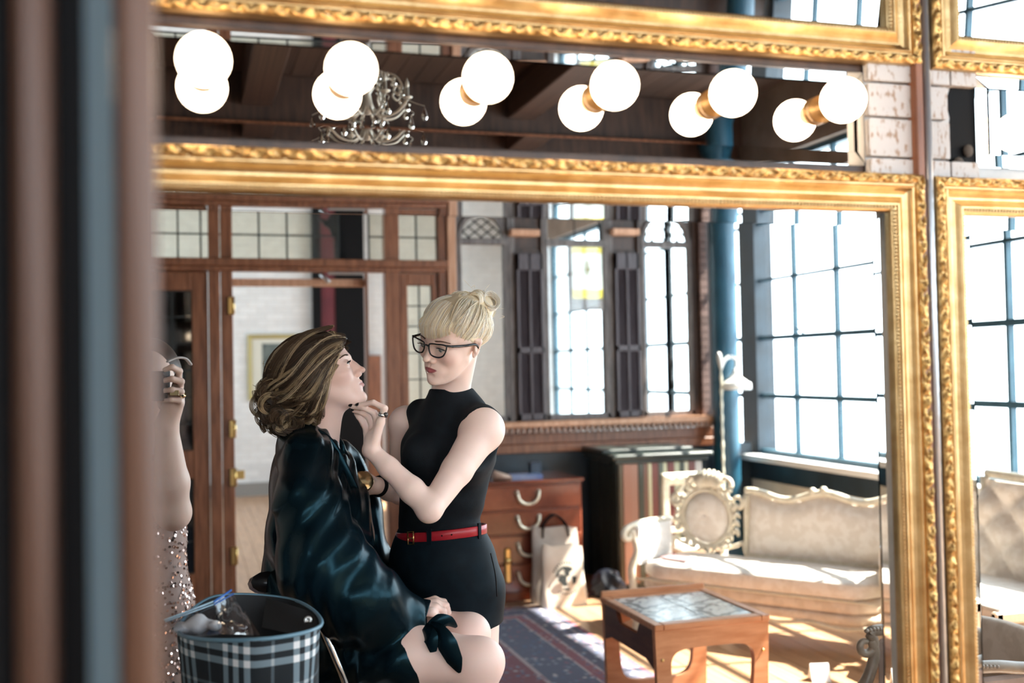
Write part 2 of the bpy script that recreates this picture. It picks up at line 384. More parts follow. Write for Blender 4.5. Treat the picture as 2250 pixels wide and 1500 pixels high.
pb('transom_post', M_darkwood, 0.98, 1.165, 2.535, 2.575, 0.03, 0.07)
# broken carved bracket in the open transom bay
qp = [(0.835, 2.49), (0.90, 2.475), (0.93, 2.52), (1.00, 2.51), (1.02, 2.21), (0.955, 2.21), (0.96, 2.285), (0.945, 2.30), (0.955, 2.35), (0.93, 2.375), (0.915, 2.415), (0.88, 2.44), (0.865, 2.465)]
o = MB().prism(qp, (0, PY+0.045, 0), (1, 0, 0), (0, 0, 1), (0, 0.02, 0)).build('carved_bracket', M_black, tr)
# sidelight right of the door
sd = struct('window_sidelight', (1.5, PY, 0)); mb = MB()
mb.cbox(1.38, 1.43, PY+0.02, PY+0.08, 0, 2.12); mb.cbox(1.60, 1.645, PY+0.02, PY+0.08, 0, 2.12); mb.cbox(1.43, 1.60, PY+0.02, PY+0.08, 2.04, 2.12); mb.cbox(1.43, 1.60, PY+0.02, PY+0.08, 0, 0.5)
mb.build('sash', M_redwood, sd); leaded(sd, [1.43, 1.515, 1.60], [0.5, 0.68, 0.86, 1.04, 1.22, 1.40, 1.58, 1.76, 1.90, 2.04], PY+0.05, lead=0.005, pm=M_obsc)
# glazed door leaf left of the opening
dr = struct('door_1', (-0.1, PY, 0)); mb = MB()
for a, b, c, d in [(-0.42, -0.33, 0, 2.12), (0.03, 0.13, 0, 2.12), (-0.33, 0.03, 2.0, 2.12), (-0.33, 0.03, 0.80, 0.98), (-0.33, 0.03, 0, 0.20)]: mb.cbox(a, b, PY+0.02, PY+0.07, c, d)
mb.build('door_frame', M_redwood, dr)
M_dglass = glass_thin('dim_door_glass', (0.16, 0.18, 0.18), 0.10)
leaded(dr, [-0.33, -0.21, -0.09, 0.03], [0.98, 1.15, 1.32, 1.49, 1.66, 1.83, 2.0], PY+0.045, pm=M_dglass, lead=0.005)
leaded(dr, [-0.33, -0.15, 0.03], [0.20, 0.40, 0.60, 0.80], PY+0.045, pm=M_dglass, lead=0.005)
MB().box(-0.4, 0.12, PY+0.3, PY+0.32, 0, 2.15).build('door_backing', M_darkwood, dr)
for hz in (1.90, 1.11, 0.80, 0.30):
    q = MB(); q.cbox(0.255, 0.292, PY-0.006, PY+0.016, hz-0.055, hz+0.055, 0.003); q.tube([(0.288, PY-0.006, hz-0.058), (0.288, PY-0.006, hz+0.058)], 0.008, 8); q.build('hinge', M_brass, dr)
q = MB(); q.cbox(0.285, 0.345, PY+0.01, PY+0.03, 0.785, 0.84, 0.003); q.build('strike_plate', M_brass, dr)
q = MB(); q.tube([(0.86, PY+0.09, 2.115), (0.91, PY+0.05, 2.06)], 0.014, 8); q.cbox(0.90, 1.14, PY+0.02, PY+0.05, 2.108, 2.124); q.build('door_closer', mat('grey_metal', (0.45, 0.45, 0.45), 0.35, 0.8), dr)

# ---- right half: ledge, panel, posts and salvaged windows
pb('lower_wall', M_navy, 1.765, 4.0, 0, 0.88, 0.0, 0.08)
pb('board', M_redwood, 1.765, 3.70, 0.875, 0.935, -0.025, 0.06); pb('board', M_redwood, 1.765, 3.70, 0.937, 1.01, -0.022, 0.06)
lg = MB(); lg.cbox(1.765, 3.68, PY-0.13, PY+0.07, 1.055, 1.095, 0.006); lg.cbox(1.765, 3.68, PY-0.10, PY, 1.02, 1.055, 0.004); lg.build('ledge', M_palewood, pt)
den = MB(); xx = 1.8
while xx < 3.66: den.cbox(xx, xx+0.028, PY-0.122, PY-0.10, 1.015, 1.052, 0.006); xx += 0.042
den.build('dentil_trim', mat('dusty_trim', (0.30, 0.20, 0.16), 0.6), pt, 'stuff')
for a, b in [(1.765, 1.78), (2.135, 2.19), (2.385, 2.405), (2.885, 2.925), (3.115, 3.145), (3.545, 3.575)]:
    pb('mullion_post', M_frame_grey if a < 3.0 else M_darkwood, a, b, 1.09, 2.66, 0.0, 0.07)
for a, b, z0, z1 in [(2.14, 2.385, 2.27, 2.66), (2.90, 3.14, 2.29, 2.66)]:
    pb('dark_infill', M_darkwood, a, b, z0, z1, 0.03, 0.06)
    pb('shelf_block', M_palewood, a+0.005, b-0.03, z0+0.11, z0+0.155, -0.07, 0.03)
pb('corner_board', M_darkwood, 3.575, 3.60, 1.09, 2.66, 0.0, 0.06); pb('corner_board', M_darkwood, 3.66, 3.74, 0.0, 2.66, 0.02, 0.06)
M_brown_brick = mat('brown_brick', (0.16, 0.09, 0.075), 0.8, col2=(0.36, 0.26, 0.24), scale=18, rnd=0.25)
pb('brick_backing', M_darkwood, 3.60, 3.665, 1.0, 2.66, 0.03, 0.08)
for a, b in [(2.185, 2.40), (2.92, 3.12)]: pb('shutter_backing', M_darkwood, a, b, 1.09, 2.30, 0.02, 0.05)
zz = 1.10
while zz < 2.64: piece('brick', M_brown_brick, 3.603, 3.66, PY-0.015, PY+0.06, zz, zz+0.048, pt); zz += 0.055
# arched salvaged windows
def arch_z(t, za, zt):  # t in -1..1
    return za+(zt-za)*math.sqrt(max(0.0, 1-t*t))
def salvaged(n, x0, x1, arched, ztop):
    w = struct('window_%d' % n, ((x0+x1)/2, PY, 1.1)); xm = (x0+x1)/2; hw = (x1-x0)/2; fr = MB(); t = 0.028
    fr.cbox(x0, x0+t, PY+0.0, PY+0.05, 1.10, 2.36); fr.cbox(x1-t, x1, PY+0.0, PY+0.05, 1.10, 2.36)
    fr.cbox(x0, x1, PY+0.0, PY+0.05, 1.095, 1.135); fr.cbox(x0, x1, PY-0.005, PY+0.05, 2.32, 2.365)
    if arched:
        ts = np.linspace(-1, 1, 17); outer = [(xm+hw*s, arch_z(s, 2.365, ztop)) for s in ts]; inner = [(xm+(hw-t)*s, arch_z(s, 2.365, ztop-t)) for s in ts]
        for i in range(16):
            a, b, c, d = outer[i], outer[i+1], inner[i+1], inner[i]
            fr.hexa([(a[0], PY, a[1]), (b[0], PY, b[1]), (c[0], PY, c[1]), (d[0], PY, d[1]), (a[0], PY+0.05, a[1]), (b[0], PY+0.05, b[1]), (c[0], PY+0.05, c[1]), (d[0], PY+0.05, d[1])])
        # spandrels
        for sg in (-1, 1):
            poly = [(xm+sg*hw, 2.365), (xm+sg*hw, 2.66)]+[(xm+sg*hw*s, 2.66) for s in (0.5, 0.0)]+[(xm+sg*hw*s, arch_z(s, 2.365, ztop)) for s in np.linspace(0, 1, 7)]
            if sg < 0: poly = poly[::-1]
            fr.prism(poly, (0, PY+0.02, 0), (1, 0, 0), (0, 0, 1), (0, 0.02, 0))
    else:
        fr.cbox(x0, x0+t, PY+0.0, PY+0.05, 2.36, 2.66); fr.cbox(x1-t, x1, PY+0.0, PY+0.05, 2.36, 2.66)
    fr.build('window_frame', M_frame_grey, w)
    piece('pane', M_pane, x0+t*0.8, x1-t*0.8, PY+0.022, PY+0.026, 1.13, 2.33, w)
    if arched:
        la = MB(); zt = ztop-t
        for sgn in (1, -1):
            for off in np.linspace(-1.0, 1.0, 5):
                pts = []
                for u in np.linspace(0, 1, 12):
                    xx = xm+hw*off+sgn*(u-0.5)*hw*1.15; zc = 2.365+u*(zt-2.365)
                    s = (xx-xm)/(hw-t)
                    if abs(s) < 1 and zc < arch_z(s, 2.365, zt): pts.append((xx, PY+0.03, zc))
                if len(pts) > 1: la.tube(pts, 0.0055, 5)
        la.build('lattice', M_lead, w)
        ts = np.linspace(-1, 1, 15)
        MB().prism([(xm+(hw-t)*s, arch_z(s, 2.36, zt)) for s in ts], (0, PY+0.036, 0), (1, 0, 0), (0, 0, 1), (0, 0.003, 0)).build('pane', M_pane, w)
    else:
        piece('pane', M_pane, x0+t*0.8, x1-t*0.8, PY+0.022, PY+0.026, 2.365, 2.66, w)
    return w
salvaged(31, 1.78, 2.135, True, 2.555); salvaged(32, 2.405, 2.885, False, 2.66); salvaged(33, 3.145, 3.545, True, 2.57)
# shutters
def shutter(x0, x1, z0, z1, label):
    t = thing('shutter', label, 'shutter', (x0, PY-0.03, z0), 'louvred shutters between the salvaged windows')
    xm = (x0+x1)/2; y0, y1 = PY-0.032, PY-0.002; zm = z0+(z1-z0)*0.42
    f = MB(); f.cbox(x0, x0+0.022, y0, y1, z0, z1); f.cbox(x1-0.022, x1, y0, y1, z0, z1); f.cbox(xm-0.010, xm+0.010, y0, y1, z0, z1)
    for a, b in [(z0, z0+0.05), (zm-0.022, zm+0.022), (z1-0.12, z1)]: f.cbox(x0, x1, y0, y1, a, b)
    f.build('frame', M_shut, t)
    for a, b in [(x0+0.022, xm-0.010), (xm+0.010, x1-0.022)]:
        for c, d in [(z0+0.05, zm-0.022), (zm+0.022, z1-0.12)]:
            s = MB(); n = int((d-c)/0.021)
            for i in range(n):
                zz = c+(i+0.5)*(d-c)/n
                s.hexa([(a, y0+0.004, zz-0.011), (b, y0+0.004, zz-0.011), (b, y0+0.007, zz-0.012), (a, y0+0.007, zz-0.012), (a, y1-0.005, zz+0.009), (b, y1-0.005, zz+0.009), (b, y1-0.002, zz+0.008), (a, y1-0.002, zz+0.008)])
            s.build('louvres', M_shut, t, 'stuff')
    return t
s1 = shutter(2.19, 2.385, 1.098, 2.262, 'dark grey louvred shutter between the arched window and the middle window')
s2 = shutter(2.925, 3.115, 1.098, 2.275, 'dark grey louvred shutter between the middle window and the sunlit arched window')
# iron column in the corner
co = MB(); co.lathe([(0.13, 0.0), (0.13, 0.12), (0.10, 0.16), (0.095, 0.3), (0.095, 3.2), (0.13, 3.3), (0.13, 3.42)], (3.705, 6.93, 0), n=28)
sobj('column_corner', co, M_teal, 'round teal iron column in the corner by the windows')
# ------------------------------------------------------------------ mirror wall: brick face, frames, bevelled glass edges, bulbs
# Everything seen in the mirrors is built as the mirror's image space: a second half of the room behind the frames.
WY = 1.612
wm = struct('wall_front', (1.25, WY, 0))
M_dirty = mat('stained_white_brick', (0.42, 0.29, 0.21), 0.75, col2=(0.68, 0.64, 0.62), scale=3, stretch=(3, 3, 1.0), bump=0.4, bscale=50, contrast=(0.36, 0.46), rnd=0.04)
MIR = {'main': (-0.170, 1.250, 0.52, 1.790), 'right': (1.274, 2.70, 0.52, 1.788), 'upper': (-0.170, 1.252, 1.984, 2.60), 'upper_right': (1.275, 2.70, 1.980, 2.60)}
STR = {'strip': (-0.06, 1.146, 1.806, 1.970), 'strip_right': (1.383, 2.62, 1.812, 1.978)}
def wallbox(x0, x1, z0, z1, m=None): return MB().box(x0, x1, WY+0.004, WY+0.05, z0, z1).build('wall_section', m or M_mortar, wm)
e = 0.05
wallbox(-3.0, -0.12, 0, CZ); wallbox(-0.12, 4.0, 0, 0.57); wallbox(-0.12, 4.0, 2.55, CZ); wallbox(2.65, 4.0, 0.57, 2.55)
wallbox(1.20, 1.324, 0.57, 2.03); MB().box(1.20, 1.324, WY+0.002, WY+0.0035, 2.03, 2.55).build('wall_section', M_mortar, wm); wallbox(1.146, 1.20, 1.74, 2.03); wallbox(1.324, 1.383, 1.73, 2.03)
wallbox(-0.12, 1.20, 1.74, 1.806, M_darkwood); wallbox(-0.12, 1.20, 1.970, 2.034, M_darkwood); wallbox(-0.12, -0.06, 1.80, 1.98)
wallbox(1.324, 2.65, 1.738, 1.812); wallbox(1.324, 2.65, 1.978, 2.03)
# bricks that show between the mirrors
zz = 1.755; row = 0
rows = [1.752, 1.822, 1.893, 1.955, 2.03]
for r in range(4):
    xs = [1.149, 1.250, 1.318] if r % 2 == 0 else [1.149, 1.262, 1.322]
    xs = xs+[1.381]
    for a, b in zip(xs[:-1], xs[1:]):
        if b-a < 0.012: continue
        if r in (1, 2) and a > 1.31: continue      # broken-out brick
        piece('brick', M_dirty, a, b-0.004, WY-0.010-0.004*random.random(), WY+0.008, rows[r], rows[r+1]-0.005, wm)
q = MB(); q.prism([(1.318, 1.815), (1.385, 1.80), (1.385, 1.965), (1.335, 1.96), (1.322, 1.93), (1.33, 1.90), (1.325, 1.87)], (0, WY+0.002, 0), (1, 0, 0), (0, 0, 1), (0, 0.002, 0)); q.build('hole_dark_sheet', M_black, wm)  # flat black sheet stands in for the dark inside of the gap
q = MB()
for (bx, bz, r) in [(1.352, 1.80, 0.016), (1.368, 1.795, 0.013), (1.340, 1.815, 0.011), (1.362, 1.84, 0.010)]: q.ball((bx, WY-0.004, bz), r, 5, (1, 0.6, 1.2))
q.build('broken_mortar', mat('crumbled_mortar', (0.10, 0.08, 0.065), 0.9), wm)
MB().cbox(1.236, 1.252, WY-0.026, WY+0.0, 0.4, 2.6, 0.002).build('timber_strip', M_redwood, wm)
cdt = MB(); cdt.tube([(1.2625, WY-0.02, 0.3), (1.2625, WY-0.02, 2.7)], 0.0075, 12)
tag(cdt.build('conduit', mat('conduit_steel', (0.50, 0.52, 0.56), 0.32, 0.85)), 'thin grey metal conduit running down between the gilt mirrors', 'pipe')

M_bevel = glass_solid('bevel_glass', 1.5)
PROF = [(0.0, 0.0), (0.0, 0.020), (0.002, 0.025), (0.017, 0.025), (0.0185, 0.021), (0.0205, 0.021), (0.0215, 0.0245), (0.0235, 0.0255), (0.0255, 0.0245), (0.027, 0.0215),
        (0.031, 0.0165), (0.036, 0.0135), (0.040, 0.0135), (0.045, 0.0165), (0.050, 0.0215), (0.0535, 0.0245), (0.056, 0.0245), (0.0565, 0.0205), (0.0625, 0.0195), (0.063, 0.0175), (0.0655, 0.0155), (0.067, 0.011), (0.067, 0.0)]
def sweep(x0, x1, z0, z1, prof, yb):
    rr = []
    for d, h in prof: rr.append([(x0+d, yb-h, z0+d), (x1-d, yb-h, z0+d), (x1-d, yb-h, z1-d), (x0+d, yb-h, z1-d)])
    vs = []; fs = []; n = len(prof)
    for i in range(n): vs += rr[i]
    for i in range(n-1):
        for k in range(4):
            k2 = (k+1) % 4; fs.append((i*4+k, i*4+k2, (i+1)*4+k2, (i+1)*4+k))
    return vs, fs
def side_frames(x0, x1, z0, z1):
    """for each rail: start, direction along it, inward direction, length"""
    return [((x0, z0), (1, 0), (0, 1), x1-x0), ((x1, z0), (0, 1), (-1, 0), z1-z0), ((x1, z1), (-1, 0), (0, -1), x1-x0), ((x0, z1), (0, -1), (1, 0), z1-z0)]
def bevel_ring(x0, x1, z0, z1, w, yb, thick0, name, parent, base=0.0006, low=None):
    """glass edge: thin at the outside, thick towards the middle"""
    ifr = [(x0, z0, x0+w, z0+w), (x1, z0, x1-w, z0+w), (x1, z1, x1-w, z1-w), (x0, z1, x0+w, z1-w)]
    for k in range(4):
        a, b = ifr[k], ifr[(k+1) % 4]; thick = low if (low and k == 0) else thick0
        pts = [(a[0], yb-base, a[1]), (b[0], yb-base, b[1]), (b[2], yb-thick, b[3]), (a[2], yb-thick, a[3]), (a[0], yb, a[1]), (b[0], yb, b[1]), (b[2], yb, b[3]), (a[2], yb, a[3])]
        q = MB(); q.add(pts, [(0, 1, 2, 3), (4, 7, 6, 5), (0, 4, 5, 1), (1, 5, 6, 2), (2, 6, 7, 3), (3, 7, 4, 0)]); q.build(name, M_bevel, parent)
def gilt_mirror(key, label, wedge=False):
    x0, x1, z0, z1 = MIR[key]; yb = WY
    t = thing('gilt_mirror', label, 'mirror', ((x0+x1)/2, yb, z0), 'gilt framed mirrors on the wall')
    vs, fs = sweep(x0, x1, z0, z1, PROF, yb); fr = MB()
    m = len(fs)
    fr.add(vs, fs, False); fr.build('frame', M_gold, t)
    # carved outer border and bead row
    cb = MB(); bd = MB()
    for (sx, sz), (dx, dz), (nx, nz), L in side_frames(x0, x1, z0, z1):
        hidden = (key in ('main', 'upper') and sx == x0 and dx == 0) or (key in ('right', 'upper_right') and sx == x1 and dx == 0)
        n = max(8, int(L/0.0028)); s = np.linspace(0, L, n)
        D = np.array([0.0010, 0.003, 0.0055, 0.008, 0.0105, 0.013, 0.0155, 0.0175]); P = np.zeros((n, 8, 3))
        ph = s*2*math.pi/0.034
        for j, d in enumerate(D):
            v = (d-0.009)/0.009; ss = np.clip(s, d, L-d)
            h = 0.0262+0.0055*(1-v*v)*np.abs(np.sin(ph*0.5+v*1.6))+0.0035*np.cos(ph*1.5-np.abs(v)*4.0)*(1-abs(v))+0.0016*np.sin(s*917+j*2.1)*(1-v*v)
            if j in (0, 7): h = np.full(n, 0.0235)
            P[:, j, 0] = sx+dx*ss+nx*d; P[:, j, 2] = sz+dz*ss+nz*d; P[:, j, 1] = yb-h
        cb.grid(P, True)
        if not hidden:
            ss = np.arange(0.062, L-0.062, 0.0066); c0 = V(sx, 0, sz); dd = V(dx, 0, dz); nn = V(nx, 0, nz)
            base = np.array([(1, 0, 0), (-1, 0, 0), (0, 1, 0), (0, -1, 0), (0, 0, 1), (0, 0, -1), ], float)
            th = np.arange(6)/6*2*math.pi
            for a in ss:
                c = c0+dd*a+nn*0.0595; r = 0.0029
                ring = [c+r*0.95*(math.cos(k)*dd+math.sin(k)*nn)+V(0, yb-0.0205-0.0006, 0) for k in th]; mid = [c+r*0.6*(math.cos(k)*dd+math.sin(k)*nn)+V(0, yb-0.0205-0.0022, 0) for k in th]
                bd.rings([ring, mid], True, True, True)
    cb.build('carved_border', M_gold2, t, 'stuff'); bd.build('bead_row', M_gold, t, 'stuff')
    g = 0.066
    if not wedge: bevel_ring(x0+g-0.004, x1-g+0.004, z0+g-0.004, z1-g+0.004, 0.0285, yb+0.006, 0.0048, 'bevelled_glass_edge', t)
    else:
        a, b, c, d = x0+g-0.004, x1+(0.0 if x0 < 0 else -g), z0+g-0.004, z1-g+0.004; a -= 0.0 if x0 < 0 else 0.05; k = math.tan(math.radians(20))
        q = MB(); q.hexa([(a, yb+0.004, c), (b, yb+0.004, c), (b, yb+0.012+(d-c)*k, c), (a, yb+0.012+(d-c)*k, c), (a, yb+0.004, d), (b, yb+0.004, d), (b, yb+0.012, d), (a, yb+0.012, d)])
        q.build('mirror_glass', M_bevel, t)
    return t
gilt_mirror('main', 'large gilt framed mirror with beaded inner edge showing the two women')
gilt_mirror('right', 'gilt framed mirror cut off at the picture edge showing the tufted sofa')
gilt_mirror('upper', 'gilt framed mirror above the row of globe bulbs', True)
gilt_mirror('upper_right', 'gilt framed mirror in the upper corner beyond the conduit', True)
for key, lab in [('strip', 'long narrow frameless mirror behind the row of globe bulbs'), ('strip_right', 'narrow frameless mirror beyond the broken brick')]:
    x0, x1, z0, z1 = STR[key]
    t = thing('vanity_mirror', lab, 'mirror', ((x0+x1)/2, MY, z0), 'narrow vanity mirrors'); bevel_ring(x0, x1, z0, z1, 0.0225, MY+0.006, 0.0085, 'bevelled_glass_edge', t, low=0.0022)
# globe bulbs: the real row in front of the mirror and its image behind the glass
M_bulb = mat('lit_globe', (1, 0.95, 0.9), 0.3, emit=(1.0, 0.76, 0.52), estr=6.5)
M_sock = mat('brass_socket', (0.55, 0.33, 0.14), 0.4, 0.7)
BX = [0.026+0.2045*i for i in range(6)]+[1.53]
BZ = 1.896
def bulb(x, y, sgn, label, group):
    t = thing('globe_bulb', label, 'light bulb', (x, y, BZ), group)
    pr = [(0.0375*math.sin(a), -0.0375*math.cos(a)) for a in np.linspace(0.001, math.pi*0.86, 18)]+[(0.0155, 0.040), (0.014, 0.046)]
    MB().lathe([(r, h) for r, h in pr], (x, y, BZ), (0, sgn, 0), 28).build('globe', M_bulb, t)
    MB().lathe([(0.0165, 0.040), (0.0175, 0.046), (0.0175, 0.060), (0.024, 0.062), (0.024, 0.0725)], (x, y, BZ), (0, sgn, 0), 20).build('socket', M_sock, t)
ordn = ['first', 'second', 'third', 'fourth', 'fifth', 'sixth']
for i, x in enumerate(BX):
    if i < 6:
        bulb(x, 1.53, 1, 'lit globe bulb before the narrow mirror, %s from the dark door edge' % ordn[i], 'row of lit globe bulbs')
        bulb(x, 1.678, -1, 'reflected globe bulb behind the %s lit bulb from the dark door edge' % ordn[i], 'reflections of the globe bulbs')
    else:
        bulb(x, 1.53, 1, 'lit globe bulb of the farther narrow mirror beyond the conduit', 'row of lit globe bulbs')
        bulb(x, 1.678, -1, 'reflected globe bulb in the narrow mirror at the picture edge', 'reflections of the globe bulbs')
# foreground: edge of a glazed timber door close to the camera
fd = thing('glazed_door', 'blurred dark brown glazed door edge close to the camera', 'door', (-0.30, 0.66, 0))
def fg(name, xa, xb, m, ya=0.66, d=0.05, prof=None):
    a, b = pix(xa, 800, Y=ya), pix(xb, 800, Y=ya)
    return MB().cbox(a[0], b[0], ya, ya+d, 0, 2.4, 0.006).build(name, m, fd)
M_fgwood = mat('foreground_wood', (0.075, 0.030, 0.016), 0.42, col2=(0.15, 0.066, 0.034), scale=5, stretch=(6, 6, 0.4))
fg('outer_edge', -150, 32, M_black, 0.67); fg('stile', 30, 108, M_fgwood, 0.66); fg('groove', 100, 265, M_black, 0.70, 0.03)
fg('meeting_stile', 260, 347, M_fgwood, 0.66)
a, b = pix(192, 800, Y=0.698), pix(256, 800, Y=0.685)
q = MB(); q.hexa([(a[0], 0.698, 0), (b[0], 0.686, 0), (b[0], 0.69, 0), (a[0], 0.702, 0), (a[0], 0.698, 2.4), (b[0], 0.686, 2.4), (b[0], 0.69, 2.4), (a[0], 0.702, 2.4)])
q.build('glass_strip', mat('reflection_blue_glass', (0.20, 0.28, 0.33), 0.15, spec=0.8), fd)  # base colour lightened to stand in for a window reflection
# ------------------------------------------------------------------ furniture and things of the room
M_ivory = mat('ivory_carved_paint', (0.62, 0.55, 0.42), 0.45, col2=(0.74, 0.68, 0.56), scale=25, bump=0.1)
M_damask = mat('ivory_damask', (0.68, 0.60, 0.52), 0.6, col2=(0.76, 0.69, 0.62), scale=22, sheen=0.3, contrast=(0.45, 0.55), bump=0.05)
M_damask2 = mat('beige_damask', (0.60, 0.48, 0.37), 0.65, col2=(0.68, 0.56, 0.45), scale=18, sheen=0.2, contrast=(0.45, 0.55), bump=0.06)
M_chest = mat('red_lacquer_wood', (0.10, 0.018, 0.010), 0.16, col2=(0.30, 0.085, 0.045), scale=4, coat=0.6, contrast=(0.3, 0.75))
M_canvas = mat('canvas', (0.62, 0.55, 0.46), 0.85, col2=(0.70, 0.64, 0.56), scale=9, bump=0.15, bscale=400)
M_canvas2 = mat('grey_canvas', (0.40, 0.33, 0.28), 0.85, col2=(0.48, 0.41, 0.36), scale=9)
M_ink = mat('black_print', (0.02, 0.025, 0.025), 0.8)
M_teak = mat('orange_teak', (0.46, 0.19, 0.085), 0.35, col2=(0.60, 0.29, 0.15), scale=8, stretch=(1, 5, 5), bump=0.03)
M_teakshade = mat('shaded_teak_side', (0.055, 0.022, 0.014), 0.4, col2=(0.10, 0.045, 0.028), scale=8, stretch=(5, 1, 5))  # darker copy of the teak, side shade put into the colour
M_whitegloss = mat('white_enamel', (0.80, 0.79, 0.76), 0.25)

def squircle_cushion(mb, F, l0, l1, d0, d1, z0, z1, bulge=0.02, nl=14, nd=10, nz=6, r=0.03):
    """soft rounded block in a local frame F(l, d, z)"""
    th = np.linspace(0, 2*math.pi, 33)[:-1]; rings = []
    for t in np.linspace(-1, 1, nl):
        e = (1-abs(t)**8)**0.125 if abs(t) < 1 else 0.0; l = (l0+l1)/2+(l1-l0)/2*t
        k = max(0.02, (1-max(0, (abs(t)-0.93)/0.07)**2*0.35)); ring = []
        for a in th:
            c, s = math.cos(a), math.sin(a); cc = math.copysign(abs(c)**0.32, c); ss = math.copysign(abs(s)**0.32, s)
            zz = (z0+z1)/2+(z1-z0)/2*ss*k; 
            if ss > 0.6: zz += bulge*(1-cc*cc)*(1-t*t)
            ring.append(F(l, (d0+d1)/2+(d1-d0)/2*cc*k, zz))
        rings.append(ring)
    mb.rings(rings, True, True, True); return mb

# ---- white carved settee
SA = pix(1395, 1238, Z=0.37); SB = pix(1908, 1290, Z=0.37); SA[2] = SB[2] = 0
E1 = (SB-SA)/np.linalg.norm(SB-SA); E2 = V(-E1[1], E1[0], 0)
def SF(l, d, z): return SA+E1*l+E2*d+V(0, 0, z)
se = thing('carved_settee', 'ivory carved settee with oval medallion back and sunlit damask seat', 'sofa', SF(0.65, 0.25, 0))
squircle_cushion(MB(), SF, 0.02, 1.30, 0.0, 0.46, 0.285, 0.385, 0.012).build('seat_cushion', M_damask, se)
q = MB(); squircle_cushion(q, SF, 0.01, 1.30, 0.012, 0.44, 0.215, 0.29, 0.0); squircle_cushion(q, SF, 0.0, 1.31, 0.004, 0.44, 0.165, 0.222, 0.0); q.build('apron', M_damask2, se)
ls = np.linspace(0.0, 1.31, 40); q = MB()
q.tube([SF(l, 0.0, 0.168-0.018*math.sin(l*9.6)**2) for l in ls], 0.010, 8); q.tube([SF(l, 0.006, 0.287) for l in ls], 0.007, 8); q.build('carved_apron_rail', M_ivory, se)
# back panel
def rail_z(l): return 0.742+0.022*math.cos((l-0.50)*2*math.pi/0.42)+0.018*(l-0.5)
q = MB(); P = []
for i, l in enumerate(np.linspace(0.49, 1.29, 25)):
    row = []
    for t in np.linspace(0, 1, 9):
        z = 0.395+(rail_z(l)-0.035-0.395)*t; edge = min(t, 1-t, (l-0.49)/0.8*3, (1.29-l)/0.8*3)
        row.append(SF(l, 0.43-0.035*min(1, edge*5)**0.5+0.02*t, z))
    P.append(row)
q.grid(P); q.build('back_panel', M_damask, se)
q = MB(); lp = np.linspace(0.47, 1.32, 40); q.tube([SF(l, 0.445, rail_z(l)-0.012) for l in lp], 0.019, 10); q.tube([SF(0.475, 0.44, z) for z in np.linspace(0.38, 0.73, 10)], 0.016, 8); q.tube([SF(1.315, 0.44, z) for z in np.linspace(0.1, 0.76, 10)], 0.02, 8)
q.tube([SF(l, 0.435, 0.392) for l in lp], 0.014, 8)
for cl in (0.86, 0.92): q.ball(SF(cl, 0.44, rail_z(cl)+0.004), 0.020, 6)
q.build('back_rail', M_ivory, se)
MB().hexa([SF(0.48, 0.44, 0.3), SF(1.31, 0.44, 0.3), SF(1.31, 0.47, 0.3), SF(0.48, 0.47, 0.3), SF(0.48, 0.46, 0.70), SF(1.31, 0.46, 0.70), SF(1.31, 0.49, 0.70), SF(0.48, 0.49, 0.70)]).build('back_cover', M_damask2, se)
# oval medallion
oc = (0.239, 0.592); P = []
for r in np.linspace(0, 1, 8):
    P.append([SF(oc[0]+0.138*r*math.cos(a), 0.432-0.05*math.sqrt(max(0, 1-r*r))+0.018*math.exp(-(r/0.12)**2), oc[1]+0.143*r*math.sin(a)*(1.0 if math.sin(a) > 0 else 1.06)) for a in np.linspace(0, 2*math.pi, 33)[:-1]])
md = MB().grid(P, True, True).build('medallion', M_damask, se)
MB().ball(SF(oc[0], 0.39, oc[1]), 0.012, 6).build('button', M_damask, md)
q = MB(); aa = np.linspace(0, 2*math.pi, 49)[:-1]
q.tube([SF(oc[0]+0.150*math.cos(a), 0.425, oc[1]+0.155*math.sin(a)*(1.0 if math.sin(a) > 0 else 1.07)) for a in aa], 0.015, 8, loop=True)
for i, a in enumerate(np.linspace(0, 2*math.pi, 27)[:-1]):   # scrolling leaves round the oval
    rr = 0.185+0.012*math.sin(i*2.4); c, s = math.cos(a), math.sin(a)
    pts = [SF(oc[0]+(rr-0.022+0.04*u)*math.cos(a+0.16*math.sin(3*u)), 0.43-0.01*math.sin(3*u), oc[1]+(rr-0.022+0.045*u)*math.sin(a+0.16*math.sin(3*u))*1.02) for u in np.linspace(0, 1, 6)]
    q.tube(pts, [0.013, 0.016, 0.015, 0.012, 0.010, 0.007], 6)
# crown with leaf fans and scrolls
for s in np.linspace(-1.25, 1.25, 9):
    b = V(oc[0]+0.02+s*0.03, 0, oc[1]+0.165); t = V(oc[0]+0.02+math.sin(s)*0.10, 0, oc[1]+0.165+0.105*math.cos(s*0.75))
    pts = [SF(b[0]+(t[0]-b[0])*u, 0.43-0.02*math.sin(math.pi*u), b[2]+(t[2]-b[2])*u) for u in np.linspace(0, 1, 7)]
    q.tube(pts, [0.010, 0.015, 0.018, 0.018, 0.016, 0.012, 0.006], 7)
for sg in (-1, 1):
    pts = [SF(oc[0]+0.02+sg*(0.10+0.035*math.cos(a)), 0.425, oc[1]+0.19+0.035*math.sin(a)) for a in np.linspace(-0.5, 4.6, 14)]; q.tube(pts, np.linspace(0.017, 0.009, 14), 7)
    pts = [SF(oc[0]+sg*(0.19+0.03*math.cos(a)), 0.43, oc[1]+0.09+0.03*math.sin(a)) for a in np.linspace(-1.5, 4.0, 12)]; q.tube(pts, np.linspace(0.016, 0.008, 12), 7)
    q.tube([SF(oc[0]+sg*x_, 0.44, z_) for x_, z_ in [(0.235, 0.40), (0.215, 0.46), (0.175, 0.44), (0.10, 0.415)]], [0.018, 0.016, 0.013, 0.01], 7)
q.build('medallion_carving', M_ivory, se)
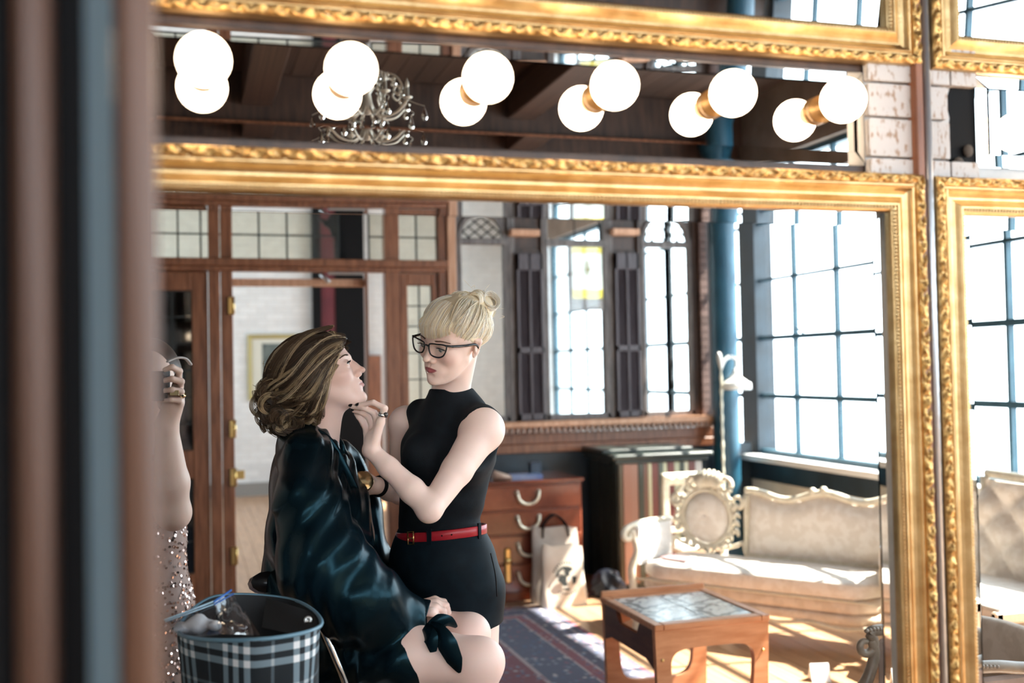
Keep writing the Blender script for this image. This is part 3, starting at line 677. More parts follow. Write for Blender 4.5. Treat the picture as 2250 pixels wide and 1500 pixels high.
# arms
def arm(l, name, sg):
    a = MB(); pts = crom([SF(l, 0.44, 0.56), SF(l-0.01*sg, 0.25, 0.575), SF(l-0.03*sg, 0.08, 0.575), SF(l-0.05*sg, -0.01, 0.555), SF(l-0.045*sg, -0.035, 0.515), SF(l-0.03*sg, -0.005, 0.505), SF(l-0.035*sg, 0.01, 0.53)], 6)
    a.tube(pts, np.linspace(0.020, 0.017, len(pts)), 8)
    pts = crom([SF(l-0.03*sg, 0.02, 0.55), SF(l, 0.03, 0.44), SF(l-0.02*sg, 0.0, 0.34), SF(l-0.015*sg, 0.005, 0.22), SF(l-0.02*sg, 0.0, 0.14)], 6); a.tube(pts, np.linspace(0.020, 0.026, len(pts)), 8)
    o = a.build('arm', M_ivory, se)
    p = MB(); P = []
    for d in np.linspace(0.03, 0.43, 10):
        row = []
        for z in np.linspace(0.38, 0.565, 7):
            k = math.sin(math.pi*(d-0.03)/0.4)*math.sin(math.pi*(z-0.36)/0.22); row.append(SF(l+sg*(0.012+0.035*max(0, k)**0.5), d, z))
        P.append(row)
    p.grid(P); p.hexa([SF(l-sg*0.012, 0.03, 0.36), SF(l+sg*0.012, 0.03, 0.36), SF(l+sg*0.012, 0.43, 0.36), SF(l-sg*0.012, 0.43, 0.36), SF(l-sg*0.012, 0.03, 0.565), SF(l+sg*0.012, 0.03, 0.565), SF(l+sg*0.012, 0.43, 0.565), SF(l-sg*0.012, 0.43, 0.565)])
    p.build('arm_pad', mat('white_arm_fabric', (0.78, 0.76, 0.74), 0.7, col2=(0.84, 0.83, 0.82), scale=30), o)
arm(0.0, 'arm', 1); arm(1.345, 'arm', -1)
for l, d in [(0.0, 0.02), (1.32, 0.02), (0.02, 0.42), (1.32, 0.42)]:
    a = MB(); pts = crom([SF(l, d, 0.20), SF(l+0.005, d-0.02, 0.14), SF(l, d-0.01, 0.07), SF(l, d-0.022, 0.012), SF(l, d-0.02, 0.0)], 5); a.tube(pts, np.linspace(0.032, 0.016, len(pts)), 8); a.build('leg', M_ivory, se)
# small things on the seat
def booklet(): 
    q = MB(); q.hexa([SF(0.10, 0.10, 0.392), SF(0.28, 0.06, 0.390), SF(0.31, 0.16, 0.392), SF(0.14, 0.20, 0.394), SF(0.10, 0.10, 0.402), SF(0.28, 0.06, 0.400), SF(0.31, 0.16, 0.402), SF(0.14, 0.20, 0.404)])
    return tag(q.build('booklet', mat('dark_booklet', (0.20, 0.13, 0.14), 0.5, col2=(0.35, 0.25, 0.26), scale=20)), 'dark booklet lying on the settee seat beside its arm', 'booklet')
booklet()

# ---- teak coffee table with tiled top
tx0, tx1, ty0, ty1, tz = 1.75, 2.255, 3.90, 4.47, 0.44
ct = thing('coffee_table', 'low teak coffee table with patterned tile top and shade-toned side panel', 'table', ((tx0+tx1)/2, (ty0+ty1)/2, 0))
def end_frame(y):
    n = 40; outer = []; inner = []
    w = tx1-tx0
    for i in range(n):
        a = 2*math.pi*i/n; c, s = math.cos(a), math.sin(a); 
        k = 1/max(abs(c), abs(s)); outer.append((max(-1, min(1, c*k)), max(-1, min(1, s*k))))
        cc = math.copysign(abs(c)**0.42, c); ss = math.copysign(abs(s)**0.42, s); inner.append((cc, ss))
    zm, zh = 0.2155, 0.212; q = MB(); vs = []
    for yy in (y-0.014, y+0.014):
        for (a, b) in outer:
            tp = 1-0.05*(1-b)/2; vs.append(((tx0+tx1)/2+a*w/2*tp, yy, zm+b*zh))
        for (a, b) in inner: vs.append(((tx0+tx1)/2+a*(w/2-0.060-0.012*(1-b)), yy, 0.20+b*0.138))
    fs = []
    for i in range(n):
        j = (i+1) % n; fs += [(i, j, n+j, n+i), (2*n+j, 2*n+i, 3*n+i, 3*n+j), (i, 2*n+i, 2*n+j, j), (n+j, 3*n+j, 3*n+i, n+i)]
    q.add(vs, fs); return q.build('leg_frame', M_teak, ct)
end_frame(ty0+0.014); end_frame(ty1-0.014)
for xx in (tx0+0.012, tx1-0.012):
    poly = [(ty0+0.028, 0.415), (ty0+0.028, 0.26), (ty0+0.10, 0.285), (ty1-0.10, 0.285), (ty1-0.028, 0.26), (ty1-0.028, 0.415), (ty1-0.16, 0.415), (ty1-0.19, 0.365), (ty0+0.19, 0.365), (ty0+0.16, 0.415)]
    MB().prism(poly, (xx-0.009, 0, 0), (0, 1, 0), (0, 0, 1), (0.018, 0, 0)).build('side_apron', M_teakshade, ct)
top = MB()
for a, b, c, d in [(tx0-0.004, tx0+0.035, ty0-0.006, ty1+0.006), (tx1-0.035, tx1+0.004, ty0-0.006, ty1+0.006), (tx0+0.035, tx1-0.035, ty0-0.006, ty0+0.045), (tx0+0.035, tx1-0.035, ty1-0.045, ty1+0.006)]: top.cbox(a, b, c, d, 0.415, 0.44, 0.004)
top.cbox(tx0, tx1, ty1-0.004, ty1+0.014, 0.42, 0.462, 0.004); top.box(tx0+0.03, tx1-0.03, ty0+0.04, ty1-0.04, 0.412, 0.428)
tp = top.build('top', M_teak, ct)
m = bpy.data.materials.new('flower_tile'); m.use_nodes = True; N = m.node_tree.nodes; L = m.node_tree.links; b = N['Principled BSDF']; b.inputs['Roughness'].default_value = 0.18
tcx = N.new('ShaderNodeTexCoord'); mp = N.new('ShaderNodeMapping'); mp.inputs['Scale'].default_value = (0.9, 0.9, 0.0); mp.inputs['Location'].default_value = (0.05, 0.05, 0)
vo = N.new('ShaderNodeTexVoronoi'); vo.feature = 'DISTANCE_TO_EDGE'; vo.inputs['Scale'].default_value = 5.0; nzz = N.new('ShaderNodeTexWave'); nzz.wave_type = 'RINGS'; nzz.rings_direction = 'SPHERICAL'; nzz.inputs['Scale'].default_value = 3.2; nzz.inputs['Distortion'].default_value = 9.0; nzz.inputs['Detail'].default_value = 2.0
mpc = N.new('ShaderNodeMapping'); mpc.inputs['Location'].default_value = (-0.5, -0.5, 0)
rp = N.new('ShaderNodeValToRGB'); rp.color_ramp.elements[0].color = (0.20, 0.21, 0.21, 1); rp.color_ramp.elements[1].color = (0.62, 0.62, 0.60, 1); rp.color_ramp.elements[0].position = 0.35; rp.color_ramp.elements[1].position = 0.62
L.new(tcx.outputs['Object'], mpc.inputs[0]); L.new(mpc.outputs[0], nzz.inputs['Vector']); L.new(nzz.outputs['Fac'], rp.inputs[0]); L.new(rp.outputs[0], b.inputs['Base Color']); MATS['flower_tile'] = m
for i in range(2):
    for j in range(2):
        wx, wy = (tx1-tx0-0.07)/2, (ty1-ty0-0.09)/2
        piece('tile', m, tx0+0.035+i*wx+0.002, tx0+0.035+(i+1)*wx-0.002, ty0+0.045+j*wy+0.002, ty0+0.045+(j+1)*wy-0.002, 0.426, 0.436, ct)
for xx in (tx0+0.03, tx1-0.03):
    MB().lathe([(0.006, 0), (0.006, 0.004), (0.001, 0.006)], (xx, ty0, 0.30), (0, -1, 0), 10).build('screw_cap', M_brass, ct)

# ---- rug
m = bpy.data.materials.new('persian_rug'); m.use_nodes = True; MATS['persian_rug'] = m; N = m.node_tree.nodes; L = m.node_tree.links; b = N['Principled BSDF']; b.inputs['Roughness'].default_value = 0.95
RX0, RX1, RY0, RY1 = -0.4, 2.10, 3.45, 6.30
tcx = N.new('ShaderNodeTexCoord'); sp = N.new('ShaderNodeSeparateXYZ'); L.new(tcx.outputs['Object'], sp.inputs[0])
def mth(op, a, bb=None):
    n = N.new('ShaderNodeMath'); n.operation = op
    for i, v in enumerate((a, bb)):
        if v is None: continue
        if isinstance(v, (int, float)): n.inputs[i].default_value = v
        else: L.new(v, n.inputs[i])
    return n.outputs[0]
hx, hy = (RX1-RX0)/2, (RY1-RY0)/2
ed = mth('MINIMUM', mth('SUBTRACT', hx, mth('ABSOLUTE', sp.outputs[0])), mth('SUBTRACT', hy, mth('ABSOLUTE', sp.outputs[1])))
bands = N.new('ShaderNodeValToRGB'); bands.color_ramp.interpolation = 'CONSTANT'; er = bands.color_ramp.elements
cols = [(0.0, (0.272, 0.076, 0.102)), (0.02, (0.093, 0.093, 0.128)), (0.06, (0.34, 0.281, 0.281)), (0.075, (0.085, 0.085, 0.119)), (0.2, (0.323, 0.264, 0.272)), (0.215, (0.204, 0.085, 0.102)), (0.27, (0.34, 0.289, 0.289)), (0.285, (0.093, 0.102, 0.145)), (0.5, (0.306, 0.255, 0.264)), (0.52, (0.17, 0.076, 0.093))]
for i, (p, c) in enumerate(cols):
    e = er[i] if i < 2 else er.new(p)
    e.position = p; e.color = (*c, 1)
L.new(ed, bands.inputs[0])
vo = N.new('ShaderNodeTexVoronoi'); vo.inputs['Scale'].default_value = 26.0; vo.feature = 'F1'; L.new(tcx.outputs['Object'], vo.inputs['Vector'])
mot = N.new('ShaderNodeValToRGB'); mot.color_ramp.interpolation = 'CONSTANT'; mot.color_ramp.elements[0].color = (1, 1, 1, 1); mot.color_ramp.elements[1].color = (0, 0, 0, 1); mot.color_ramp.elements[1].position = 0.42; e = mot.color_ramp.elements.new(0.30); e.color = (0.2, 0.2, 0.2, 1)
L.new(vo.outputs['Distance'], mot.inputs[0])
mcol = N.new('ShaderNodeValToRGB'); mcol.color_ramp.elements[0].color = (0.24, 0.10, 0.11, 1); mcol.color_ramp.elements[1].color = (0.40, 0.36, 0.35, 1); e = mcol.color_ramp.elements.new(0.5); e.color = (0.07, 0.12, 0.21, 1)
sp2 = N.new('ShaderNodeSeparateColor'); L.new(vo.outputs['Color'], sp2.inputs[0]); L.new(sp2.outputs[0], mcol.inputs[0])
mx = N.new('ShaderNodeMix'); mx.data_type = 'RGBA'; L.new(mot.outputs[0], mx.inputs[0]); L.new(bands.outputs[0], mx.inputs[6]); L.new(mcol.outputs[0], mx.inputs[7]); L.new(mx.outputs[2], b.inputs['Base Color'])
rg = thing('rug', 'navy and maroon bordered oriental rug on the wooden floor', 'rug', ((RX0+RX1)/2, (RY0+RY1)/2, 0.0))
MB().cbox(RX0, RX1, RY0, RY1, 0.0, 0.003, 0.001).build('pile', m, rg)
fr = MB(); yy = RY0
xx = RX0
while xx < RX1: fr.tube([(xx, RY1, 0.004), (xx+random.uniform(-.006, .006), RY1+0.04, 0.002)], 0.002, 4); xx += 0.012
fr.build('fringe', M_canvas, rg, 'stuff')

# ---- lacquered chest of drawers
cx0, cx1, cyf, cyb, cz = 1.66, 2.415, 6.46, 7.02, 0.755
ch = thing('chest_of_drawers', 'glossy red-brown chest of drawers with pale metal handles under the ledge', 'chest', ((cx0+cx1)/2, (cyf+cyb)/2, 0))
MB().cbox(cx0, cx1, cyf+0.015, cyb, 0.0, cz-0.02, 0.005).build('body', M_chest, ch)
MB().cbox(cx0-0.012, cx1+0.012, cyf-0.01, cyb, cz-0.022, cz, 0.006).build('top', M_chest, ch)
zs = [0.05, 0.235, 0.415, 0.57, 0.725]
for i in range(4):
    d = MB().cbox(cx0+0.012, cx1-0.012, cyf-0.004, cyf+0.02, zs[i]+0.005, zs[i+1]-0.005, 0.006).build('drawer', M_chest, ch)
    for hx_ in (2.045,):
        zc = (zs[i]+zs[i+1])/2+0.015
        h = MB(); pts = [(hx_+0.068*math.cos(a), cyf-0.022, zc+0.055*math.sin(a)) for a in np.linspace(math.pi, 2*math.pi, 15)]; pts = [(hx_-0.072, cyf-0.012, zc+0.02)]+pts+[(hx_+0.072, cyf-0.012, zc+0.02)]
        h.tube(pts, 0.0105, 8); h.ball((hx_-0.072, cyf-0.008, zc+0.02), 0.014, 5); h.ball((hx_+0.072, cyf-0.008, zc+0.02), 0.014, 5); h.build('handle', mat('pale_nickel', (0.72, 0.66, 0.52), 0.35, 0.7), d)
q = MB(); q.cbox(1.885, 1.925, cyf-0.02, cyf-0.002, 0.12, 0.34, 0.01); q.lathe([(0.02, 0), (0.022, 0.01), (0.008, 0.018)], (1.905, cyf-0.012, 0.26), (0, -1, 0), 10); q.build('lock_plate', M_brass, ch)
for fx in (cx0+0.04, cx1-0.06):
    MB().cbox(fx, fx+0.05, cyf+0.03, cyf+0.09, 0.0, 0.05, 0.004).build('foot', M_darkwood, ch)
# things on the chest
z0 = cz; q = MB(); q.hexa([(1.99, 6.60, z0), (2.19, 6.58, z0), (2.20, 6.72, z0), (2.01, 6.74, z0), (1.99, 6.60, z0+0.018), (2.19, 6.58, z0+0.018), (2.20, 6.72, z0+0.018), (2.01, 6.74, z0+0.018)])
bk = tag(q.build('blue_book', mat('blue_cover', (0.13, 0.20, 0.42), 0.4, col2=(0.30, 0.35, 0.5), scale=9)), 'blue paperback lying flat on the lacquered chest', 'book')
q = MB(); q.cbox(2.16, 2.235, 6.74, 6.80, z0, z0+0.085, 0.004); tag(q.build('small_box', mat('navy_card', (0.02, 0.035, 0.06), 0.4, col2=(0.05, 0.08, 0.12), scale=15)), 'small navy box standing upright on the chest top', 'box')
q = MB(); sh = []
for t in np.linspace(0, 1, 12):
    w = 0.034*(0.55+0.45*math.sin(math.pi*min(1, t*1.1+0.05))); hh = 0.05*(1-0.75*t)+0.012; c = (1.86+0.11*t, 6.58-0.01*t, z0)
    sh.append([(c[0], c[1]+w*math.cos(a), c[2]+max(0.0, hh*0.5+hh*0.5*math.sin(a))) for a in np.linspace(0, 2*math.pi, 13)[:-1]])
q.rings(sh); tag(q.build('slipper', mat('beige_leather', (0.50, 0.34, 0.26), 0.5)), 'beige leather slipper at the end of the chest top', 'shoe')

# ---- striped cabinet behind the settee
kx0, kx1, kyf, kyb = 2.69, 3.30, 6.52, 7.03
kb = thing('striped_cabinet', 'black topped cabinet with vertical striped boards beside the iron column', 'cabinet', ((kx0+kx1)/2, (kyf+kyb)/2, 0))
M_kd = mat('black_green_lacquer', (0.012, 0.016, 0.014), 0.3, col2=(0.03, 0.04, 0.034), scale=8)
MB().cbox(kx0, kx1, kyf+0.012, kyb, 0.0, 0.83, 0.004).build('body', M_kd, kb)
q = MB(); q.cbox(kx0-0.03, kx1+0.03, kyf-0.03, kyb, 0.825, 0.855, 0.006); q.cbox(kx0-0.06, kx1+0.06, kyf-0.05, kyb, 0.855, 0.885, 0.008); q.cbox(kx0-0.07, kx1-0.02, kyf+0.1, kyb-0.02, 0.885, 0.91, 0.006); q.build('top', M_kd, kb)
stc = [(0.10, 0.075, 0.045), (0.33, 0.16, 0.11), (0.34, 0.18, 0.13), (0.06, 0.065, 0.05), (0.20, 0.10, 0.07), (0.55, 0.52, 0.34), (0.18, 0.06, 0.05), (0.10, 0.12, 0.10), (0.55, 0.55, 0.38), (0.16, 0.05, 0.045), (0.40, 0.42, 0.30), (0.05, 0.06, 0.05), (0.50, 0.48, 0.36), (0.13, 0.05, 0.045), (0.42, 0.40, 0.38)]
wv = [0.028, 0.060, 0.048, 0.040, 0.030, 0.026, 0.050, 0.036, 0.028, 0.052, 0.040, 0.034, 0.030, 0.05, 0.05]; s = sum(wv); xx = kx0+0.005
for i, (c, w) in enumerate(zip(stc, wv)):
    w = w*(kx1-kx0-0.01)/s; m = mat('stripe_%02d' % i, c, 0.4, col2=tuple(min(1, v*1.2) for v in c), scale=10, stretch=(5, 5, 0.5))
    piece('board', m, xx, xx+w-0.002, kyf-0.004-0.004*(i % 2), kyf+0.014, 0.04, 0.82, kb); xx += w
yy = kyf+0.02
for i in range(5):
    piece('side_board', M_kd, kx0-0.006-0.004*(i % 2), kx0+0.004, yy, yy+0.094, 0.02, 0.82, kb); yy += 0.098
# black sack on the floor beside the chest
q = MB(); P = []
for t in np.linspace(0, 1, 18):
    rr = 0.115*(1-t**2.2)**0.5+0.012; P.append([(2.555+0.85*rr*math.cos(a)*(1+0.16*math.sin(5*a+t*9)+0.08*math.sin(11*a-t*14)), 6.42+rr*0.8*math.sin(a)*(1+0.14*math.cos(4*a+6*t)), 0.17*t) for a in np.linspace(0, 2*math.pi, 41)[:-1]])
q.rings(P); tag(q.build('black_sack', mat('black_plastic', (0.004, 0.005, 0.010), 0.45, spec=0.25)), 'crumpled black plastic sack on the floor beside the striped cabinet', 'bag')

# ---- white carved side chair behind the settee arm
wcx, wcy = 3.00, 6.12
wc = thing('carved_chair', 'white painted chair with square carved back behind the settee arm', 'chair', (wcx, wcy, 0))
def chair_frame(x0, x1, y, z0, z1):
    f = MB(); f.cbox(x0, x0+0.05, y, y+0.035, z0, z1, 0.008); f.cbox(x1-0.05, x1, y, y+0.035, z0, z1, 0.008); f.cbox(x0, x1, y-0.004, y+0.039, z1-0.075, z1, 0.010); f.cbox(x0, x1, y, y+0.035, z0+0.06, z0+0.10, 0.008)
    f.tube([(x0+0.02+(x1-x0-0.04)*u, y-0.006, z1-0.03+0.008*math.sin(u*28)) for u in np.linspace(0, 1, 30)], 0.007, 6)
    return f
chair_frame(2.82, 3.12, 6.12, 0.36, 0.79).build('back_frame', M_ivory, wc)
pts = crom([(2.97, 6.135, 0.44), (2.94, 6.135, 0.52), (2.985, 6.135, 0.58), (2.955, 6.135, 0.64), (2.975, 6.135, 0.72)], 6); MB().tube(pts, [0.030+0.022*math.sin(i*0.45) for i in range(len(pts))], 8, flat=0.4, up=(0, 1, 0)).build('back_splat', M_ivory, wc)
MB().cbox(2.80, 3.14, 5.86, 6.15, 0.33, 0.38, 0.02).build('seat', M_damask, wc)
for lx, ly in [(2.83, 5.89), (3.11, 5.89), (2.84, 6.135), (3.10, 6.135)]: MB().tube([(lx, ly, 0.34), (lx, ly, 0.15), (lx, ly, 0.0)], [0.024, 0.016, 0.012], 8).build('leg', M_ivory, wc)

# ---- white floor lamp
lx, ly = 3.56, 6.72
la = thing('floor_lamp', 'white floor lamp with bell shade and leafy top in front of the teal column', 'lamp', (lx, ly, 0))
MB().lathe([(0.12, 0), (0.12, 0.015), (0.05, 0.03), (0.016, 0.05)], (lx, ly, 0), n=24).build('base', M_whitegloss, la)
q = MB(); q.tube([(lx, ly, z) for z in np.linspace(0.04, 1.44, 60)], [0.009+0.003*math.sin(i*1.6) for i in range(60)], 10); q.build('pole', mat('cream_pole', (0.66, 0.62, 0.50), 0.4), la)
q = MB(); pts = crom([(lx, ly, 1.43), (lx+0.03, ly, 1.49), (lx+0.08, ly, 1.515), (lx+0.12, ly, 1.49), (lx+0.115, ly, 1.42)], 6); q.tube(pts, 0.013, 8)
for s in np.linspace(0.3, 2.6, 4):
    q.tube([(lx+0.0*u-0.02*math.sin(s)*u, ly, 1.42+0.13*u) for u in (0, .3, .6, .85, 1)], [0.008, 0.020, 0.024, 0.018, 0.004], 8, flat=0.5)
q.build('gooseneck', mat('grey_white_iron', (0.55, 0.55, 0.53), 0.4), la)
MB().lathe([(0.018, 0.15), (0.022, 0.12), (0.035, 0.10), (0.045, 0.085), (0.085, 0.055), (0.105, 0.045), (0.108, 0.0), (0.104, 0.0), (0.100, 0.042), (0.08, 0.05), (0.04, 0.08)], (lx+0.115, ly, 1.285), n=28).build('lamp_shade', M_whitegloss, la)

# ---- tote bags in front of the chest
def tote(name, label, c, w, h, d, lean, m, rot=0.0):
    t = thing(name, label, 'bag', c, 'canvas tote bags by the chest'); cr, sr = math.cos(rot), math.sin(rot)
    def F(a, b, z): return (c[0]+cr*a-sr*b, c[1]+sr*a+cr*b+lean*z, z)
    q = MB(); P = []
    for z in np.linspace(0, h, 12):
        u = z/h; wd = w/2*(1.04-0.16*u+0.02*math.sin(9*u)); dd = d/2*(1-0.75*u)+0.006
        ring = []
        for a in np.linspace(0, 2*math.pi, 33)[:-1]:
            cc, ss = math.cos(a), math.sin(a); cx_ = math.copysign(abs(cc)**0.35, cc); sx_ = math.copysign(abs(ss)**0.5, ss)
            ring.append(F(cx_*wd, sx_*dd*(1+0.12*math.sin(6*cx_+7*u)), z*(1.0-0.0*u)+(0.012*math.sin(cx_*5) if u > 0.9 else 0)))
        P.append(ring)
    q.rings(P, True, False, True); q.add(P[0], [tuple(range(31, -1, -1))]); q.build('body', m, t)
    return t, F
tb, F1 = tote('tote_bag', 'plain grey canvas tote with tall black handles standing behind the printed one', V(2.20, 6.36, 0), 0.33, 0.46, 0.08, 0.10, M_canvas2)
for yy in (-0.02, 0.02):
    q = MB(); q.tube(crom([F1(-0.085, yy, 0.40), F1(-0.07, yy, 0.48), F1(0.0, yy, 0.535), F1(0.07, yy, 0.48), F1(0.09, yy, 0.40)], 6), 0.013, 8, flat=0.4); q.build('handle', M_black, tb)
tt, F2 = tote('printed_tote_bag', 'cream canvas tote with a black emblem standing in front of the chest', V(2.195, 6.245, 0), 0.285, 0.37, 0.09, 0.02, M_canvas)
def onbag(a, z): u = z/0.37; dd = 0.045*(1-0.75*u)+0.006; return F2(a, -dd*1.13-0.004, z)
em = MB(); cxe, cze = 0.012, 0.175
def patch(poly):
    poly = [(1.45*a_, 1.45*b_) for a_, b_ in poly]
    n = len(poly); ce_ = np.mean([onbag(cxe+a, cze+b) for a, b in poly], axis=0); em.add([ce_]+[onbag(cxe+a, cze+b) for a, b in poly], [(0, 1+(i+1) % n, 1+i) for i in range(n)])
arc = lambda r0, r1, a0, a1, n=10: [(r0*math.cos(a), r0*math.sin(a)) for a in np.linspace(a0, a1, n)]+[(r1*math.cos(a), r1*math.sin(a)) for a in np.linspace(a1, a0, n)]
def quads(r0, r1, a0, a1, n=8):
    A = np.linspace(a0, a1, n)
    for i in range(n-1): patch([(r0*math.cos(A[i]), r0*math.sin(A[i])), (r0*math.cos(A[i+1]), r0*math.sin(A[i+1])), (r1*math.cos(A[i+1]), r1*math.sin(A[i+1])), (r1*math.cos(A[i]), r1*math.sin(A[i]))])
quads(0.040, 0.050, 1.7, 3.0); quads(0.030, 0.048, 0.9, 1.9)
patch([(-0.042, -0.004), (-0.020, 0.012), (0.0, 0.008), (-0.002, -0.016), (0.006, -0.030), (-0.016, -0.034), (-0.026, -0.02)]); patch([(0.004, 0.036), (0.014, 0.030), (0.012, 0.006), (0.0, 0.008), (-0.012, 0.020)])
patch([(0.022, 0.006), (0.046, 0.004), (0.040, -0.022), (0.026, -0.030), (0.024, -0.012)]); patch([(-0.018, -0.04), (0.012, -0.044), (0.010, -0.052), (-0.014, -0.049)])
em.build('printed_emblem', M_ink, tt)
em = MB()
for i, a in enumerate(np.linspace(1.2, 2.6, 9)): quads(0.060, 0.068, a, a+0.09, 2)
em.build('printed_lettering', M_ink, tt, 'stuff')
em = MB()
for i, a in enumerate(np.linspace(4.1, 5.3, 9)): quads(0.062, 0.069, a, a+0.08, 2)
em.build('printed_lettering', M_ink, tt, 'stuff')

# ---- far things in the next room
pc = thing('framed_picture', 'gold framed picture with white mount and dark image on the white brick wall', 'picture', (1.08, FY-0.03, 1.15))
q = MB(); vs, fs = sweep(0.69, 1.46, 1.14, 1.93, [(0, 0), (0, 0.03), (0.02, 0.035), (0.05, 0.02), (0.055, 0.0)], FY-0.02); q.add(vs, fs); q.build('frame', mat('dull_gold', (0.42, 0.36, 0.16), 0.5, 0.3), pc)
MB().box(0.74, 1.41, FY-0.028, FY-0.022, 1.19, 1.88).build('mount', mat('cream_mount', (0.62, 0.62, 0.55), 0.8), pc)
MB().box(0.86, 1.30, FY-0.033, FY-0.028, 1.24, 1.82).build('image', mat('dark_landscape', (0.05, 0.07, 0.07), 0.7, col2=(0.16, 0.19, 0.18), scale=6), pc)
dp = thing('tall_panel', 'tall black panel with a maroon edge against the far white brick wall', 'panel', (1.76, FY-0.15, 0))
MB().box(1.46, 1.56, FY-0.16, FY-0.03, 0, 3.7).build('post', M_black, dp); MB().box(1.56, 1.73, FY-0.12, FY-0.03, 0, 3.7).build('edge', mat('maroon_paint', (0.10, 0.012, 0.022), 0.5, col2=(0.14, 0.02, 0.03), scale=5), dp)
MB().box(1.73, 2.09, FY-0.14, FY-0.03, 0, 3.7).build('panel', M_black, dp)
rd = tag(MB().cbox(2.13, 2.29, FY-0.10, FY-0.03, 0, 1.66).build('timber_board', M_redwood), 'reddish timber board leaning at the foot of the far brick wall', 'board')
sg = thing('hanging_sign', 'white hanging sign with yellow bands and a small feather emblem', 'sign', (3.645, 9.5, 2.11))
MB().cbox(3.49, 3.80, 9.48, 9.50, 2.115, 2.615, 0.004).build('board', mat('sign_white', (0.80, 0.80, 0.72), 0.5), sg)
for a, b in [(2.115, 2.20), (2.54, 2.615)]: MB().box(3.49, 3.80, 9.476, 9.481, a, b).build('band', mat('sign_yellow', (0.75, 0.58, 0.05), 0.5), sg)
MB().prism([(3.645, 2.30), (3.668, 2.37), (3.660, 2.45), (3.645, 2.49), (3.628, 2.45), (3.622, 2.37)], (0, 9.475, 0), (1, 0, 0), (0, 0, 1), (0, 0.006, 0)).build('emblem', mat('sign_olive', (0.25, 0.20, 0.05), 0.6), sg)
q = MB(); q.tube([(3.52, 9.49, 2.61), (3.52, 9.49, 4.3)], 0.006, 6); q.tube([(3.77, 9.49, 2.61), (3.77, 9.49, 4.3)], 0.006, 6); q.build('chain', M_black, sg)
MB().box(3.46, 3.83, 9.505, 9.525, 2.0, 2.64).build('backing', M_frame_grey, sg)

# ---- armchair whose scrolled arm shows at the bottom, tufted sofa and wooden chair in the right-hand mirror
ac = thing('scroll_armchair', 'grey-brown carved armchair with a scrolled arm at the lower mirror corner', 'armchair', (2.2, 2.73, 0))
M_driftwood = mat('grey_carved_wood', (0.17, 0.125, 0.09), 0.35, col2=(0.30, 0.24, 0.18), scale=14)
def scroll_arm(yy):
    q = MB(); c = V(2.052, yy, 0.560)
    sp_ = [(c[0]+(0.010+0.0042*a)*math.cos(a+0.8), yy, c[2]+(0.010+0.0042*a)*math.sin(a+0.8)) for a in np.linspace(0.2, 6.6, 26)]
    pts = [p for p in sp_]; q.tube(pts, np.linspace(0.009, 0.017, len(pts)), 8)
    e_ = pts[-1]
    q.tube(crom([e_, (2.085, yy, 0.603), (2.16, yy, 0.600), (2.28, yy, 0.585), (2.42, yy, 0.60)], 6), 0.019, 8)
    for u in np.linspace(0, 1, 9): q.ball((2.05+0.1*u, yy-0.012, 0.612-0.012*abs(u-0.3)), 0.009, 5, (1, 1, 0.8))
    q.tube(crom([(2.075, yy, 0.575), (2.085, yy, 0.53), (2.06, yy, 0.46), (2.02, yy, 0.40), (2.02, yy, 0.33)], 6), np.linspace(0.016, 0.022, 25), 8)
    return q.build('arm', M_driftwood, ac)
scroll_arm(2.955); scroll_arm(2.50)
for yy in (2.955, 2.50): MB().cbox(2.10, 2.40, yy-0.012, yy+0.012, 0.36, 0.575, 0.01).build('arm_panel', mat('dusty_rose_fabric', (0.30, 0.22, 0.18), 0.8, col2=(0.38, 0.29, 0.25), scale=14), ac)
def AF(l, d, z): return V(2.04+d, 2.51+l, z)
squircle_cushion(MB(), AF, 0, 0.435, 0.0, 0.36, 0.32, 0.42, 0.015).build('seat', M_damask2, ac)
q = MB(); squircle_cushion(q, lambda l, d, z: V(2.37+d+0.10*(z-0.4), 2.51+l, z), 0, 0.435, 0.0, 0.06, 0.40, 0.63); q.build('backrest', M_damask2, ac)
for lx_, ly_ in [(2.05, 2.53), (2.05, 2.93), (2.40, 2.53), (2.40, 2.93)]: MB().tube([(lx_, ly_, 0.34), (lx_+0.01, ly_, 0.18), (lx_-0.01, ly_, 0.0)], [0.03, 0.022, 0.015], 8).build('leg', M_driftwood, ac)
cdx = pix(1795, 1492, Z=0.0)
q = MB(); q.prism([(-0.045, 0.0), (0.045, 0.0), (0.0, 0.075)], (cdx[0]-0.035, cdx[1], 0.001), (0.3, 0.9, 0), (0, 0, 1), (0.085, -0.02, 0)); tag(q.build('folded_card', mat('white_card', (0.78, 0.78, 0.78), 0.6)), 'small folded white card standing on the floor by the armchair', 'card')
ts = thing('tufted_sofa', 'cream tufted sofa beneath the windows in the narrow mirror at the edge', 'sofa', (3.6, 3.7, 0))
P = []
for y in np.linspace(2.95, 4.42, 70):
    row = []
    for t in np.linspace(0, 1, 26):
        z = 0.40+0.44*t+0.03*math.cos((y-4.42)*2.3); i = (y-2.95)/0.145; j = t*4.2
        k = abs(math.sin(math.pi*(i+j)/2*1.0))*abs(math.sin(math.pi*(i-j)/2)); row.append((3.70+0.10*t-0.055*k**0.55, y, z))
    P.append(row)
MB().grid(P).build('tufted_back', M_damask, ts)
q = MB(); q.tube([(3.815, y, 0.865+0.03*math.cos((y-4.42)*2.3)) for y in np.linspace(2.93, 4.44, 24)], 0.022, 8); q.tube([(3.80, 4.44, z) for z in np.linspace(0.2, 0.88, 8)], 0.022, 8); q.build('back_rail', M_ivory, ts)
MB().box(3.80, 3.84, 2.95, 4.42, 0.3, 0.86).build('back_cover', M_damask2, ts)
